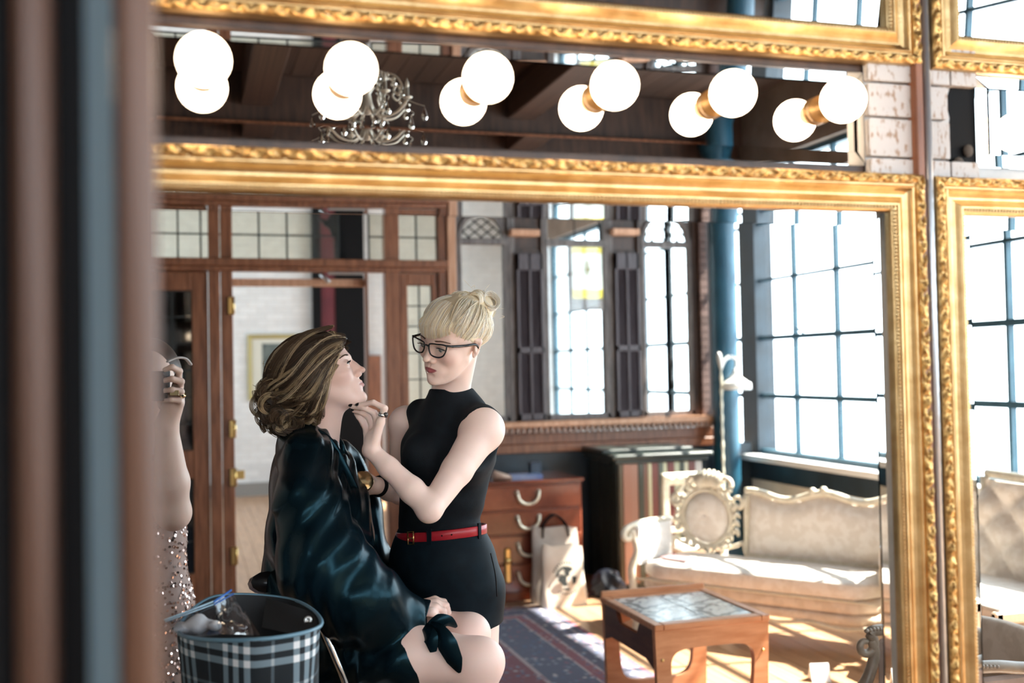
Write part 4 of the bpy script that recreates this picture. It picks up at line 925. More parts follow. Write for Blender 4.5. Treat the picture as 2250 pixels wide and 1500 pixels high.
squircle_cushion(MB(), lambda l, d, z: V(3.22+d, 2.95+l, z), 0, 1.47, 0, 0.52, 0.30, 0.43, 0.02).build('seat_cushion', M_damask, ts)
squircle_cushion(MB(), lambda l, d, z: V(3.24+d, 2.97+l, z), 0, 1.43, 0, 0.5, 0.16, 0.30, 0.0).build('base', M_damask2, ts)
for a, b in [(3.28, 3.02), (3.28, 4.36), (3.72, 3.02), (3.72, 4.36)]: MB().tube([(a, b, 0.18), (a, b, 0.08), (a, b, 0)], [0.03, 0.02, 0.014], 8).build('leg', M_ivory, ts)
o_ = pix(2182, 1345, z=3.75); wx = o_[0]; wy = o_[1]; wz = o_[2]
kc = thing('wooden_chair', 'pale wooden chair with open back in front of the tufted sofa', 'chair', (wx+0.12, wy-0.15, 0))
M_lt = mat('light_chair_wood', (0.55, 0.40, 0.28), 0.4, col2=(0.64, 0.50, 0.38), scale=8, stretch=(5, 5, 1))
q = MB(); q.cbox(wx, wx+0.035, wy-0.015, wy+0.015, 0.0, wz, 0.006); q.cbox(wx+0.24, wx+0.275, wy-0.015, wy+0.015, 0.0, wz, 0.006); q.cbox(wx, wx+0.275, wy-0.015, wy+0.015, wz-0.045, wz, 0.008); q.cbox(wx, wx+0.275, wy-0.012, wy+0.012, wz-0.20, wz-0.165, 0.006); q.build('back_frame', M_lt, kc)
q = MB(); q.tube(crom([(wx+0.04, wy, wz-0.05), (wx+0.07, wy, wz-0.08), (wx+0.05, wy, wz-0.12), (wx+0.04, wy, wz-0.165)], 5), 0.010, 6); q.build('back_bracket', M_lt, kc)
MB().cbox(wx-0.01, wx+0.285, wy-0.30, wy+0.02, wz-0.245, wz-0.21, 0.01).build('seat', M_lt, kc)
for a in (wx+0.02, wx+0.255): MB().tube([(a, wy-0.27, wz-0.22), (a, wy-0.27, 0.0)], [0.018, 0.012], 8).build('leg', M_lt, kc)

# ---- chandelier
hc = pix(808, 268, z=4.2); hx0, hy0, hz0 = hc[0], hc[1], hc[2]
cl = thing('chandelier', 'white iron chandelier with curled arms and crystal drops seen among the bulbs', 'chandelier', (hx0, hy0, hz0))
M_chw = mat('chandelier_white', (0.66, 0.60, 0.50), 0.3, 0.2); M_cry = glass_solid('crystal', 1.6, (1, 0.97, 0.92))
MB().tube([(hx0, hy0, hz0+0.2), (hx0, hy0, CZ)], 0.006, 6).build('chain', M_chw, cl)
MB().lathe([(0.012, 0.03), (0.03, 0.05), (0.02, 0.075), (0.014, 0.11), (0.03, 0.135), (0.016, 0.16), (0.024, 0.18), (0.012, 0.20), (0.006, 0.215)], (hx0, hy0, hz0), n=14).build('stem', M_chw, cl)
cand_ = mat('candle_bulb_glow', (1, 0.9, 0.7), 0.3, emit=(1.0, 0.72, 0.42), estr=5.0)
for i in range(8):
    a = i*math.pi/4+0.25; c, s = math.cos(a), math.sin(a); F = lambda r, z: (hx0+r*c, hy0+r*s, hz0+z)
    q = MB(); q.tube(crom([F(0.02, 0.06), F(0.06, 0.02), F(0.12, 0.03), F(0.165, 0.075)], 6), 0.0055, 6)
    q.tube(crom([F(0.02, 0.15), F(0.06, 0.185), F(0.115, 0.175), F(0.145, 0.13), F(0.13, 0.10), F(0.11, 0.115), F(0.12, 0.135)], 6), 0.0045, 6)
    q.lathe([(0.004, 0), (0.02, 0.008), (0.022, 0.012), (0.008, 0.014), (0.008, 0.045)], F(0.165, 0.075), n=10)
    for u in range(4): q.ball(F(0.06+0.025*u, 0.19-0.014*u*u/2), 0.009, 5)
    ar = q.build('arm', M_chw, cl)
    MB().lathe([(0.003, 0), (0.009, 0.01), (0.007, 0.025), (0.001, 0.04)], F(0.165, 0.12), n=8).build('candle_bulb', M_chw, ar)
    for r_, z_, k in [(0.165, 0.07, 1.0), (0.115, 0.17, 0.8), (0.145, 0.125, 0.9), (0.06, 0.02, 0.9), (0.235 if i % 2 else 0.19, 0.045, 1.3)]:
        MB().lathe([(0.0008, 0), (0.004*k, -0.012*k), (0.009*k, -0.028*k), (0.010*k, -0.034*k), (0.006*k, -0.042*k), (0.0005, -0.046*k)], F(r_, z_), n=7, smooth=False).build('crystal_drop', M_cry, ar)
    q = MB(); q.tube(crom([F(0.165, 0.075), F(0.20, 0.058), F(0.235 if i % 2 else 0.19, 0.045)], 4), 0.0018, 4); q.build('drop_wire', M_chw, ar)
# ------------------------------------------------------------------ signed-distance modelling for people and cloth
class Field:
    def __init__(s): s.ops = []
    def _add(s, fn, lo, hi, k, mode): s.ops.append((fn, np.asarray(lo, float), np.asarray(hi, float), k, mode)); return s
    def rc(s, a, b, ra, rb, k=0.01, mode='u', st=None, ax=None):
        """tapered capsule; st/ax stretch it along ax"""
        a, b = np.asarray(a, float), np.asarray(b, float); ab = b-a; L2 = ab@ab+1e-12
        def fn(P):
            q = P-a; t = np.clip((q@ab)/L2, 0, 1); d = q-t[..., None]*ab
            if st is not None:
                w = d@ax; d = d+(w*(1/st-1))[..., None]*ax
            return np.sqrt((d*d).sum(-1))-(ra+(rb-ra)*t)
        m = max(ra, rb)*(st or 1.0 if st and st > 1 else 1.0)
        return s._add(fn, np.minimum(a, b)-m, np.maximum(a, b)+m, k, mode)
    def chain(s, pts, rs, k=0.01, **kw):
        for i in range(len(pts)-1): s.rc(pts[i], pts[i+1], rs[i], rs[i+1], k, **kw)
        return s
    def ell(s, c, r, R=None, k=0.01, mode='u'):
        c, r = np.asarray(c, float), np.asarray(r, float)
        def fn(P):
            q = P-c
            if R is not None: q = q@R.T
            k0 = np.sqrt(((q/r)**2).sum(-1)); k1 = np.sqrt(((q/(r*r))**2).sum(-1))+1e-9
            return k0*(k0-1)/k1
        m = r.max(); return s._add(fn, c-m, c+m, k, mode)
    def half(s, o, n, k=0.004):
        """cut away the side the normal n points to"""
        o, n = np.asarray(o, float), np.asarray(n, float); n = n/np.linalg.norm(n)
        return s._add(lambda P: (P-o)@n, (-1e3,)*3, (1e3,)*3, k, 'i')
    def disp(s, fn): s.ops.append((fn, None, None, 0, 'd')); return s
    def mesh(s, h, zmin=None):
        lo = np.min([o[1] for o in s.ops if o[4] == 'u'], axis=0)-0.02; hi = np.max([o[2] for o in s.ops if o[4] == 'u'], axis=0)+0.02
        if zmin is not None: lo[2] = max(lo[2], zmin)
        for o in s.ops:   # trim to axis-aligned cuts
            if o[4] == 'i' and o[3] < 0: pass
        n = np.ceil((hi-lo)/h).astype(int)+1
        ax = [lo[i]+h*np.arange(n[i]) for i in range(3)]; D = np.full(n, 1.0, np.float32)
        for fn, a, b, k, mode in s.ops:
            if mode == 'd':
                near = np.abs(D) < 0.05; ii = np.nonzero(near); P = np.stack([ax[i][ii[i]] for i in range(3)], -1); D[near] += fn(P).astype(np.float32); continue
            m = k+3*h; i0 = np.clip(np.floor((a-m-lo)/h).astype(int), 0, n); i1 = np.clip(np.ceil((b+m-lo)/h).astype(int)+1, 0, n)
            if (i1 <= i0).any(): continue
            P = np.stack(np.meshgrid(*[ax[i][i0[i]:i1[i]] for i in range(3)], indexing='ij'), -1)
            v = fn(P); sl = tuple(slice(i0[i], i1[i]) for i in range(3)); d = D[sl]
            if mode == 'u': e = np.maximum(k-np.abs(d-v), 0)/k; D[sl] = np.minimum(d, v)-e*e*k*0.25
            elif mode == 's': v = -v; e = np.maximum(k-np.abs(d-v), 0)/k; D[sl] = np.maximum(d, v)+e*e*k*0.25
            else: e = np.maximum(k-np.abs(d-v), 0)/k; D[sl] = np.maximum(d, v)+e*e*k*0.25
        D[0] = D[-1] = 1; D[:, 0] = D[:, -1] = 1; D[:, :, 0] = D[:, :, -1] = 1
        return nets(D, lo, h)
def nets(D, lo, h):
    S = D < 0; n = np.array(D.shape)
    c = np.zeros(n-1, np.int8)
    for i in (0, 1):
        for j in (0, 1):
            for k in (0, 1): c += S[i:n[0]-1+i, j:n[1]-1+j, k:n[2]-1+k]
    act = (c > 0) & (c < 8); idx = np.full(act.shape, -1, np.int64); I = np.argwhere(act); idx[act] = np.arange(len(I))
    acc = np.zeros((len(I), 3)); cnt = np.zeros(len(I))
    cor = [(0, 0, 0), (1, 0, 0), (0, 1, 0), (1, 1, 0), (0, 0, 1), (1, 0, 1), (0, 1, 1), (1, 1, 1)]
    for a in range(8):
        for b in range(a+1, 8):
            ca, cb = np.array(cor[a]), np.array(cor[b])
            if abs(ca-cb).sum() != 1: continue
            da = D[I[:, 0]+ca[0], I[:, 1]+ca[1], I[:, 2]+ca[2]]; db = D[I[:, 0]+cb[0], I[:, 1]+cb[1], I[:, 2]+cb[2]]
            m = (da < 0) != (db < 0); t = np.where(m, da/(da-db+1e-12*(da == db)), 0)
            acc[m] += (ca+(cb-ca)*t[:, None])[m]; cnt[m] += 1
    vs = lo+h*(I+acc/np.maximum(cnt, 1)[:, None]); F = []
    for ax in range(3):
        o = [1, 1, 1]; sl0 = [slice(1, -1)]*3; sl1 = [slice(1, -1)]*3; sl0[ax] = slice(0, -1); sl1[ax] = slice(1, None)
        a = S[tuple(sl0)]; b = S[tuple(sl1)]; E = np.argwhere(a != b); ins = a[a != b]
        base = E+np.array([0 if i == ax else 1 for i in range(3)]); u, v = (ax+1) % 3, (ax+2) % 3
        du = np.zeros(3, int); du[u] = 1; dv = np.zeros(3, int); dv[v] = 1
        g = lambda q: idx[q[:, 0], q[:, 1], q[:, 2]]
        q = np.stack([g(base-du-dv), g(base-dv), g(base), g(base-du)], 1); q[~ins] = q[~ins][:, ::-1]; F.append(q)
    return vs, np.concatenate(F)
def smooth_mesh(vs, fs, it=2, lam=0.5):
    e = np.concatenate([fs[:, [0, 1]], fs[:, [1, 2]], fs[:, [2, 3]], fs[:, [3, 0]]])
    for _ in range(it):
        acc = np.zeros_like(vs); c = np.zeros(len(vs)); np.add.at(acc, e[:, 0], vs[e[:, 1]]); np.add.at(acc, e[:, 1], vs[e[:, 0]]); np.add.at(c, e[:, 0], 1); np.add.at(c, e[:, 1], 1)
        vs = vs+lam*(acc/np.maximum(c, 1)[:, None]-vs)
    return vs
def fmesh(name, parts, m, parent, col=None):
    """parts: list of (vs, fs) joined into one mesh; col(vs) gives a colour per vertex"""
    V_ = []; F_ = []; n = 0
    for vs, fs in parts: V_.append(vs); F_.append(fs+n); n += len(vs)
    vs = np.concatenate(V_); fs = np.concatenate(F_); me = bpy.data.meshes.new(name); me.vertices.add(len(vs)); me.loops.add(fs.size); me.polygons.add(len(fs))
    off = np.zeros(3) if parent is None else wloc(parent)
    me.vertices.foreach_set('co', (vs-off).astype(np.float32).ravel()); me.loops.foreach_set('vertex_index', fs.astype(np.int32).ravel())
    me.polygons.foreach_set('loop_start', np.arange(0, fs.size, 4, dtype=np.int32)); me.polygons.foreach_set('loop_total', np.full(len(fs), 4, np.int32)); me.polygons.foreach_set('use_smooth', np.ones(len(fs), bool)); me.update(calc_edges=True)
    if col is not None:
        ca = me.color_attributes.new('Col', 'FLOAT_COLOR', 'POINT'); c = col(vs); ca.data.foreach_set('color', np.concatenate([c, np.ones((len(c), 1))], 1).astype(np.float32).ravel())
    me.materials.append(m); o = bpy.data.objects.new(name, me); COL.objects.link(o)
    if parent is not None: o.parent = parent
    return o
CRh = CR*1.0; CRh[2] = 0; CRh /= np.linalg.norm(CRh); CFh = CF*1.0; CFh[2] = 0; CFh /= np.linalg.norm(CFh); UPZ = V(0, 0, 1)
def J(x, y, z): return pix(x, y, z=z)
class Head:
    """local axes in mm: f towards the face, s towards the subject side given, u up; chin at u=0, ear axis at f=0"""
    def __init__(s, f0, s0, pitch_up, roll, anchor_local, anchor_world, scale=1.0):
        p, r = math.radians(pitch_up), math.radians(roll)
        f = f0*math.cos(p)+UPZ*math.sin(p); u = UPZ*math.cos(p)-f0*math.sin(p)
        s.f = f; s.s = s0*math.cos(r)-u*math.sin(r); s.u = u*math.cos(r)+s0*math.sin(r); s.sc = scale*0.001
        a = np.asarray(anchor_local, float); s.o = np.asarray(anchor_world, float)-s.sc*(a[0]*s.f+a[1]*s.s+a[2]*s.u)
        s.R = np.stack([s.f, s.s, s.u])
    def __call__(s, f, ss, u): return s.o+s.sc*(f*s.f+ss*s.s+u*s.u)
    def loc(s, p): return (np.asarray(p)-s.o)@s.R.T/s.sc
def head_field(H, chin=1.0, nose=1.0, smile=0.0):
    F = Field(); k = H.sc
    def el(c, r, kk, mode='u', rot=None):
        R = H.R
        F.ell(H(*c), np.array(r)*k, R, kk*k, mode)
    def rc(a, b, ra, rb, kk, mode='u'): F.rc(H(*a), H(*b), ra*k, rb*k, kk*k, mode)
    el((-6, 0, 142), (93, 73, 76), 20); el((28, 0, 112), (57, 63, 72), 26); el((36, 0, 60), (45, 50, 54), 24)
    for g in (-1, 1):
        rc((4, g*46, 66), (58, g*18, 18), 12, 11, 22); el((60, g*36, 88), (22, 22, 20), 20); rc((83, g*9, 124), (66, g*44, 126), 9, 9, 14)
    el((73, 0, 17), (17, 19, 16), 14); el((72, 0, 50), (20, 30, 26), 14)
    for g in (-1, 1): el((101, g*33, 110), (20, 17, 12), 12, 's')
    # nose
    rc((85, 0, 117), (103, 0, 85), 5.6, 6.2, 8); el((107, 0, 79.5), (8.0, 8.0, 7.2), 7)
    el((88, 0, 90), (15, 10.5, 22), 8)
    for g in (-1, 1): el((93, g*11, 75), (9, 7, 7.5), 5)
    for g in (-1, 1): el((97, g*5, 67.0), (4.2, 2.0, 2.4), 2.0, 's')
    # eyelids
    for g in (-1, 1):
        el((74, g*32, 110), (14.6, 15.5, 14.2), 4); el((89, g*32.5, 109.5), (9, 12.5, 3.6), 2, 's')
        rc((85.5, g*20, 112.5), (87.5, g*32, 116.0), 1.8, 2.0, 3); rc((87.5, g*32, 116.0), (79, g*45, 112), 2.0, 1.8, 3)
    # lips
    for g in (-1, 1):
        rc((91.0, g*3.5, 54.5), (80, g*20, 50), 3.8, 2.0, 4); rc((90.5, 0, 44.8), (80, g*17, 47.5), 4.8, 2.4, 4)
        rc((97.5, 0, 50.3), (83, g*22, 49.2+smile), 1.3, 1.0, 2.2, 's')
    el((94, 0, 62), (7, 2.6, 6), 3.5, 's'); el((91, 0, 33), (6, 12, 5), 7, 's')
    # ears
    for g in (-1, 1):
        a = V(-8, g*73, 104); rc((-6, g*70, 88), (-14, g*77, 122), 6, 8, 6); rc((-14, g*77, 122), (-2, g*74, 126), 7, 6, 5); el((-8, g*76, 106), (11, 4, 20), 5); el((-4, g*82, 106), (6, 4.5, 12), 3, 's'); el((-3, g*71, 84), (6, 4, 7), 4)
    return F
def lips_mask(L):
    """weight of lip colour from head-local mm coordinates"""
    f, s, u = L[:, 0], np.abs(L[:, 1]), L[:, 2]
    top = 58.0-0.35*s-2.2*np.exp(-(s/3.0)**2); bot = 38.8+0.0205*s*s; w = np.clip((top-u)/1.5, 0, 1)*np.clip((u-bot)/1.5, 0, 1)*np.clip((22.5-s)/2.5, 0, 1)*(f > 70)
    return w
def eyeballs(H, parent, look=(0.0, 0.0), iris=(0.10, 0.16, 0.2)):
    for g in (-1, 1):
        e = MB(); c = H(75.5, g*32, 110); e.ball(c, 12.9*H.sc, 12); o = e.build('eye', mat('eye_white', (0.62, 0.59, 0.57), 0.15), parent)
        d = H(75.5+100, g*32+look[0]*100, 110+look[1]*100)-c; d /= np.linalg.norm(d)
        MB().lathe([(0.0061*H.sc*1000, 0), (0.0050*H.sc*1000, 0.0006), (0.0024*H.sc*1000, 0.0012)], c+d*11.8*H.sc, d, 16).build('iris', mat('iris_%.2f' % iris[0], iris, 0.1), o)
        MB().lathe([(0.0025, 0), (0.0012, 0.0004), (0.0001, 0.0006)], c+d*13.0*H.sc, d, 12).build('pupil', M_black, o)
def brow_lash(H, parent, col, brow=True):
    rg = np.random.default_rng(3)
    for g in (-1, 1):
        b = MB(); l = MB()
        for t in np.linspace(0, 1, 60):
            s0 = 13+34*t; f0 = 92.5-0.0092*(s0-10)**2*1.35; u0 = 128+3.5*math.sin(t*2.6)-3.0*max(0, t-0.55)
            for _ in range(3):
                o = rg.uniform(-1.9, 1.9)*(1-0.55*t); b.tube([H(f0, g*s0, u0+o), H(f0-0.8, g*(s0+5), u0+o+1.2*(1-1.6*t)), H(f0-3.0, g*(s0+8), u0+o+0.6-1.4*t)], [0.0006, 0.0005, 0.0002], 3)
        for t in np.linspace(0, 1, 26):
            s0 = 20+26*t; f0 = 88.6-0.022*(s0-31)**2*0.9; u0 = 113.0-0.016*(s0-31)**2
            l.tube([H(f0, g*s0, u0), H(f0+3.0, g*(s0+1.5*t), u0-0.7), H(f0+5.5, g*(s0+3*t), u0+0.8)], [0.0010, 0.0008, 0.0003], 3)
        if brow: b.build('eyebrow', mat('brow_%.2f' % col[0], col, 0.7), parent)
        l.build('eyelash', M_black, parent)
# ---- hair strands
class Hair:
    def __init__(s, seed=1): s.m = MB(); s.rg = np.random.default_rng(seed)
    def lock(s, pts, w, n, cols, r=0.0008, flat=0.45, up=None, taper=True, seg=12, curl=0.0, spread_end=1.0):
        """a bundle of strands following the path; w = half width"""
        c = polyline_resample(crom(pts, 6), seg); tg = np.gradient(c, axis=0); tg /= np.linalg.norm(tg, axis=1)[:, None]+1e-9
        ref = np.asarray(up if up is not None else (0, 0, 1), float); a = np.zeros_like(tg); v = np.cross(tg[0], ref); v = v if np.linalg.norm(v) > 0.15 else np.cross(tg[0], V(1, 0, 0))
        for i in range(len(tg)): v = v-tg[i]*(v@tg[i]); v = v/(np.linalg.norm(v)+1e-9); a[i] = v
        b = np.cross(tg, a)
        base = cols[s.rg.integers(len(cols))]
        for _ in range(n):
            rr = math.sqrt(s.rg.uniform()); th = s.rg.uniform(0, 2*math.pi); x, y = rr*math.cos(th), rr*math.sin(th)*flat; t = np.linspace(0, 1, seg)
            sp = (0.75+0.5*np.sin(math.pi*t)**0.7); 
            if taper: sp = sp*(1-0.55*t**3*spread_end)
            ph = s.rg.uniform(0, 6.28); p = c+w*sp[:, None]*(x*a+y*b)+w*0.12*np.sin(5*t+ph)[:, None]*a
            rad = r*(0.85+0.5*s.rg.uniform())*np.interp(t, [0, 0.1, 0.85, 1], [0.7, 1, 0.9, 0.25]); cc = np.array(base)*s.rg.uniform(0.72, 1.28)
            s.m.tube(p, rad, 3, cap=False, col=tuple(cc))
    def build(s, name, m, parent): return s.m.build(name, m, parent)
def M_hair(name): return mat(name, (0.5, 0.4, 0.3), 0.33, attr='Col', spec=0.55)
def hand(F, wrist, knuck, dirs, r0=0.0095, side=None, palm_n=None, k=0.006):
    """palm between wrist and the four knuckles; dirs = list of finger chains [pts] (first four fingers, last the thumb)"""
    kn = [c[0] for c in dirs[:4]]; mid = np.mean(kn, axis=0)
    for i, p in enumerate(kn): F.rc(np.asarray(wrist)+(p-mid)*0.38, p, 0.0125, 0.0105, 0.010)
    F.rc(wrist, (np.asarray(wrist)+mid)/2, 0.017, 0.018, 0.012)
    for i, c in enumerate(dirs):
        sc = [1.0, 1.02, 0.98, 0.86, 1.15][i]; n = len(c); rs = [r0*sc*(1-0.11*j) for j in range(n)]
        for j in range(n-1): F.rc(c[j], c[j+1], rs[j], rs[j+1], 0.0035 if j else 0.007)
def nails(mb, dirs, up, which=range(5), r=0.0052):
    for i in which:
        c = dirs[i]; d = c[-1]-c[-2]; d = d/np.linalg.norm(d); n = np.asarray(up[i] if isinstance(up, list) else up, float); n = n-d*(n@d); n /= np.linalg.norm(n); w = np.cross(d, n)
        mb.ball(c[-1]+d*0.0025+n*0.0038, r, 6, (1.35, 0.92, 0.5), np.stack([d, w, n], 1))
SKIN = (0.70, 0.46, 0.36)
M_skin = mat('skin', SKIN, 0.45, attr='Col', sss=0.15, spec=0.4)
def skin_col(base, H=None, lip=(0.42, 0.13, 0.12), blush=0.0):
    base = np.array(base)
    def fn(vs):
        c = np.tile(base, (len(vs), 1)); n1 = np.sin(vs[:, 0]*37+vs[:, 2]*23)*np.sin(vs[:, 1]*41+vs[:, 2]*31); c *= (1+0.025*n1)[:, None]
        if H is not None:
            L = H.loc(vs); w = lips_mask(L)[:, None]; c = c*(1-w)+np.array(lip)*w
            if blush:
                b = np.exp(-(((L[:, 0]-62)/26)**2+((np.abs(L[:, 1])-42)/20)**2+((L[:, 2]-84)/18)**2))[:, None]*blush; c = c*(1-b)+np.array((0.66, 0.26, 0.22))*b
        return c
    return fn
# ------------------------------------------------------------------ seated woman in the dark robe
pw1 = thing('person', 'seated woman in profile with highlighted brown updo and black satin robe', 'person', (0.35, 2.75, 0.0))
ZS = 2.76
y8 = math.radians(1)
f0 = CRh*math.cos(y8)+CFh*math.sin(y8); s0 = np.cross(f0, UPZ)           # s points towards the viewer
H1 = Head(f0, s0, 24, 0, (113, 0, 79), J(801, 811, ZS-0.01), 1.0)
F = head_field(H1)
nb = J(688, 975, ZS+0.01)
F.rc(H1(-26, 0, 66), nb, 0.047, 0.053, 0.025); F.rc(H1(0, 0, 46), J(708, 980, ZS), 0.036, 0.040, 0.025); F.rc(nb, J(690, 1015, ZS), 0.055, 0.065, 0.02)
headm = F.mesh(0.0019, J(688, 990, ZS)[2]-0.03)
# legs
FL = Field(); kn1, kn2 = J(1046, 1454, 2.52), J(1032, 1392, 2.64)
FL.chain([J(730, 1400, 2.62), J(900, 1436, 2.55), kn1+CRh*0.005], [0.085, 0.071, 0.053], 0.02); FL.rc(kn1, J(1035, 1690, 2.56), 0.056, 0.050, 0.02); FL.rc(J(1035, 1690, 2.56), J(1040, 1990, 2.58), 0.052, 0.033, 0.02); FL.ell(kn1+CRh*0.018, (0.048, 0.046, 0.050), None, 0.02)
FL.chain([J(730, 1360, 2.84), J(900, 1382, 2.74), kn2], [0.080, 0.064, 0.048], 0.02); FL.rc(kn2, J(1015, 1660, 2.66), 0.048, 0.045, 0.02); FL.rc(J(1015, 1660, 2.66), J(1018, 1940, 2.68), 0.05, 0.032, 0.02)
for an in (J(1040, 1990, 2.58), J(1018, 1940, 2.68)): FL.rc(an, an+CRh*0.15+V(0, 0, -0.055), 0.032, 0.022, 0.02)
legm = FL.mesh(0.005)
# hands clasped in the lap
FA = Field(); up = UPZ
wr = J(905, 1338, 2.62); k0_ = J(938, 1325, 2.605); tw = -CFh
FA.chain([J(800, 1330, 2.57), J(870, 1338, 2.60), wr], [0.037, 0.031, 0.024], 0.01)
d1 = [[J(955, 1318, 2.665), J(975, 1322, 2.675), J(985, 1338, 2.68), J(978, 1350, 2.67)], [J(958, 1324, 2.645), J(980, 1330, 2.65), J(985, 1346, 2.655), J(974, 1356, 2.65)],
      [J(956, 1334, 2.625), J(975, 1342, 2.63), J(977, 1356, 2.63), J(966, 1362, 2.63)], [J(948, 1344, 2.605), J(963, 1353, 2.61), J(962, 1364, 2.61), J(953, 1367, 2.61)],
      [J(925, 1330, 2.65), J(945, 1322, 2.685), J(966, 1328, 2.70)]]
hand(FA, wr, None, d1)
w2 = J(905, 1312, 2.80); FA.chain([J(840, 1280, 2.86), J(872, 1296, 2.83), w2], [0.034, 0.029, 0.022], 0.01)
d2 = [[J(945, 1312, 2.735), J(968, 1318, 2.715), J(984, 1330, 2.70), J(990, 1344, 2.69)], [J(947, 1317, 2.755), J(970, 1325, 2.74), J(984, 1340, 2.72), J(986, 1352, 2.71)], [J(944, 1324, 2.77), J(966, 1336, 2.76), J(976, 1350, 2.745), J(974, 1360, 2.735)], [J(938, 1330, 2.785), J(955, 1344, 2.775), J(962, 1356, 2.765), J(958, 1364, 2.755)], [J(925, 1308, 2.77), J(942, 1302, 2.74), J(958, 1308, 2.715)]]
hand(FA, w2, None, d2)
hm = FA.mesh(0.0024)
C1 = (0.86, 0.62, 0.54)
fmesh('body', [headm, legm, hm], M_skin, pw1, skin_col(C1, H1, (0.66, 0.34, 0.31), 0.25))
eyeballs(H1, pw1, (0, 0.05), (0.12, 0.10, 0.06)); brow_lash(H1, pw1, (0.10, 0.06, 0.035))
q = MB(); q.tube([J(983, 1341, 2.66)+0.0098*(math.cos(a)*CRh+math.sin(a)*UPZ*0.3+math.sin(a)*CFh*0.9) for a in np.linspace(0, 6.28, 17)[:-1]], 0.0016, 6, loop=True); q.build('ring', mat('silver', (0.8, 0.8, 0.8), 0.2, 1.0), pw1)
MB().ball(H1(0, 75, 81), 0.0022, 5).build('earring', MATS['silver'], pw1)
# hair : dark base and locks
Fh = Field(); k = H1.sc
Fh.ell(H1(-22, 0, 142), np.array((104, 82, 82))*k, H1.R, 0.01); Fh.ell(H1(-88, 0, 92), np.array((56, 66, 62))*k, H1.R, 0.03); Fh.ell(H1(-70, 0, 50), np.array((40, 50, 36))*k, H1.R, 0.02); Fh.ell(H1(48, 0, 182), np.array((44, 56, 26))*k, H1.R, 0.03)
Fh.half(H1(60, 0, 118), H1.f*0.80-H1.u*0.62, 0.012)
Fh.ell(H1(110, 0, 95), np.array((60, 120, 62))*k, H1.R, 0.01, 's')
vs, fs = Fh.mesh(0.004)
fmesh('hair_base', [(vs, fs)], mat('hair_dark_base', (0.045, 0.027, 0.016), 0.5), pw1)
BR = [(0.070, 0.042, 0.024), (0.10, 0.062, 0.035), (0.055, 0.033, 0.02), (0.24, 0.165, 0.095), (0.42, 0.31, 0.18), (0.58, 0.46, 0.30)]
DK = BR[:3]; LT = BR[3:]
h1 = Hair(4); cen = V(-24, 0, 128); rad = V(110, 88, 92)
def onscalp(p, q, n, r0, r1, wav=0.0, sag=0.0, ph=0.0):
    """path over the hair volume from local p to local q"""
    a = (np.asarray(p, float)-cen)/rad; b = (np.asarray(q, float)-cen)/rad; la, lb = np.linalg.norm(a), np.linalg.norm(b); a /= la; b /= lb; w = math.acos(np.clip(a@b, -1, 1)); out = []
    for t in np.linspace(0, 1, n):
        d = (math.sin((1-t)*w)*a+math.sin(t*w)*b)/math.sin(w); L = (la*(1-t)+lb*t)*(1-math.sin(math.pi*t)**0.8)+math.sin(math.pi*t)**0.8*(r0+(r1-r0)*t)
        x = cen+rad*d*L; x[2] += wav*math.sin(2.2*math.pi*t+ph)-sag*math.sin(math.pi*t); x[0] += 0.6*wav*math.cos(2.2*math.pi*t+ph); out.append(H1(*x))
    return out
rg = np.random.default_rng(11)
hl = [(90, 0, 172), (92, 22, 166), (86, 42, 156), (72, 60, 140), (56, 70, 122), (40, 75, 104), (24, 77, 86)]
for sg in (1, -1):
    N_ = 74 if sg > 0 else 34
    for i in range(N_):
        t = (i+rg.uniform(-.4, .4))/N_; j = np.clip(t*5.99, 0, 5.99); a = int(j); p = V(*hl[a])*(1-(j-a))+V(*hl[a+1])*(j-a); p = p*V(1, sg, 1)+rg.normal(0, 2.0, 3)
        e = V(-118+rg.uniform(-25, 30)+40*max(0, t-0.5), sg*(18+46*rg.uniform()), 128-72*t+rg.uniform(-16, 16))
        light = rg.uniform() < (0.50 if 0.25 < t else 0.22); lay = 1.0+0.09*rg.uniform()
        h1.lock(onscalp(p, e, 9, lay, lay+0.05, rg.uniform(8, 15), 8+26*t, rg.uniform(-1.2, 1.2)+0.6), 0.0085+0.005*rg.uniform(), 40, LT if light else DK, 0.00048, 0.4, seg=16)
    for i in range(26 if sg > 0 else 12):   # from the parting, over the crown
        p = V(rg.uniform(20, 85), sg*rg.uniform(0, 20), 214-0.10*abs(rg.uniform(0, 60))); e = V(-125+rg.uniform(-15, 25), sg*rg.uniform(0, 50), rg.uniform(85, 150))
        h1.lock(onscalp(p, e, 9, 1.03, 1.10, 6, 0, rg.uniform(0, 2)), 0.011, 40, LT if rg.uniform() < 0.22 else DK, 0.00048, 0.4, seg=16)
    for i in range(110 if sg > 0 else 30):   # curls of the low updo
        th = rg.uniform(1.9, 4.9); la_ = rg.uniform(0, 1.25); c = V(-88+70*math.cos(th)*math.cos(la_*0.75), sg*(72*math.sin(la_)), 82+64*math.sin(th)*math.cos(la_*0.6)); R = rg.uniform(18, 36); a0 = rg.uniform(0, 6.28); tw_ = rg.uniform(1.7, 3.2)*rg.choice([-1, 1]); tl = rg.uniform(-0.5, 0.5); out = V(math.cos(th)*0.5, sg*0.9, math.sin(th)*0.4)
        pts = []
        for t in np.linspace(0, 1, 9):
            a = a0+tw_*t; r_ = R*(1-0.45*t); pts.append(H1(c[0]+r_*math.cos(a)+out[0]*8*t, c[1]+sg*(6*math.sin(a+tl))+out[1]*4*t, c[2]+r_*math.sin(a)))
        h1.lock(pts, 0.0065+0.003*rg.uniform(), 26, LT if rg.uniform() < 0.33 else DK, 0.00048, 0.55, up=H1.s, seg=14)
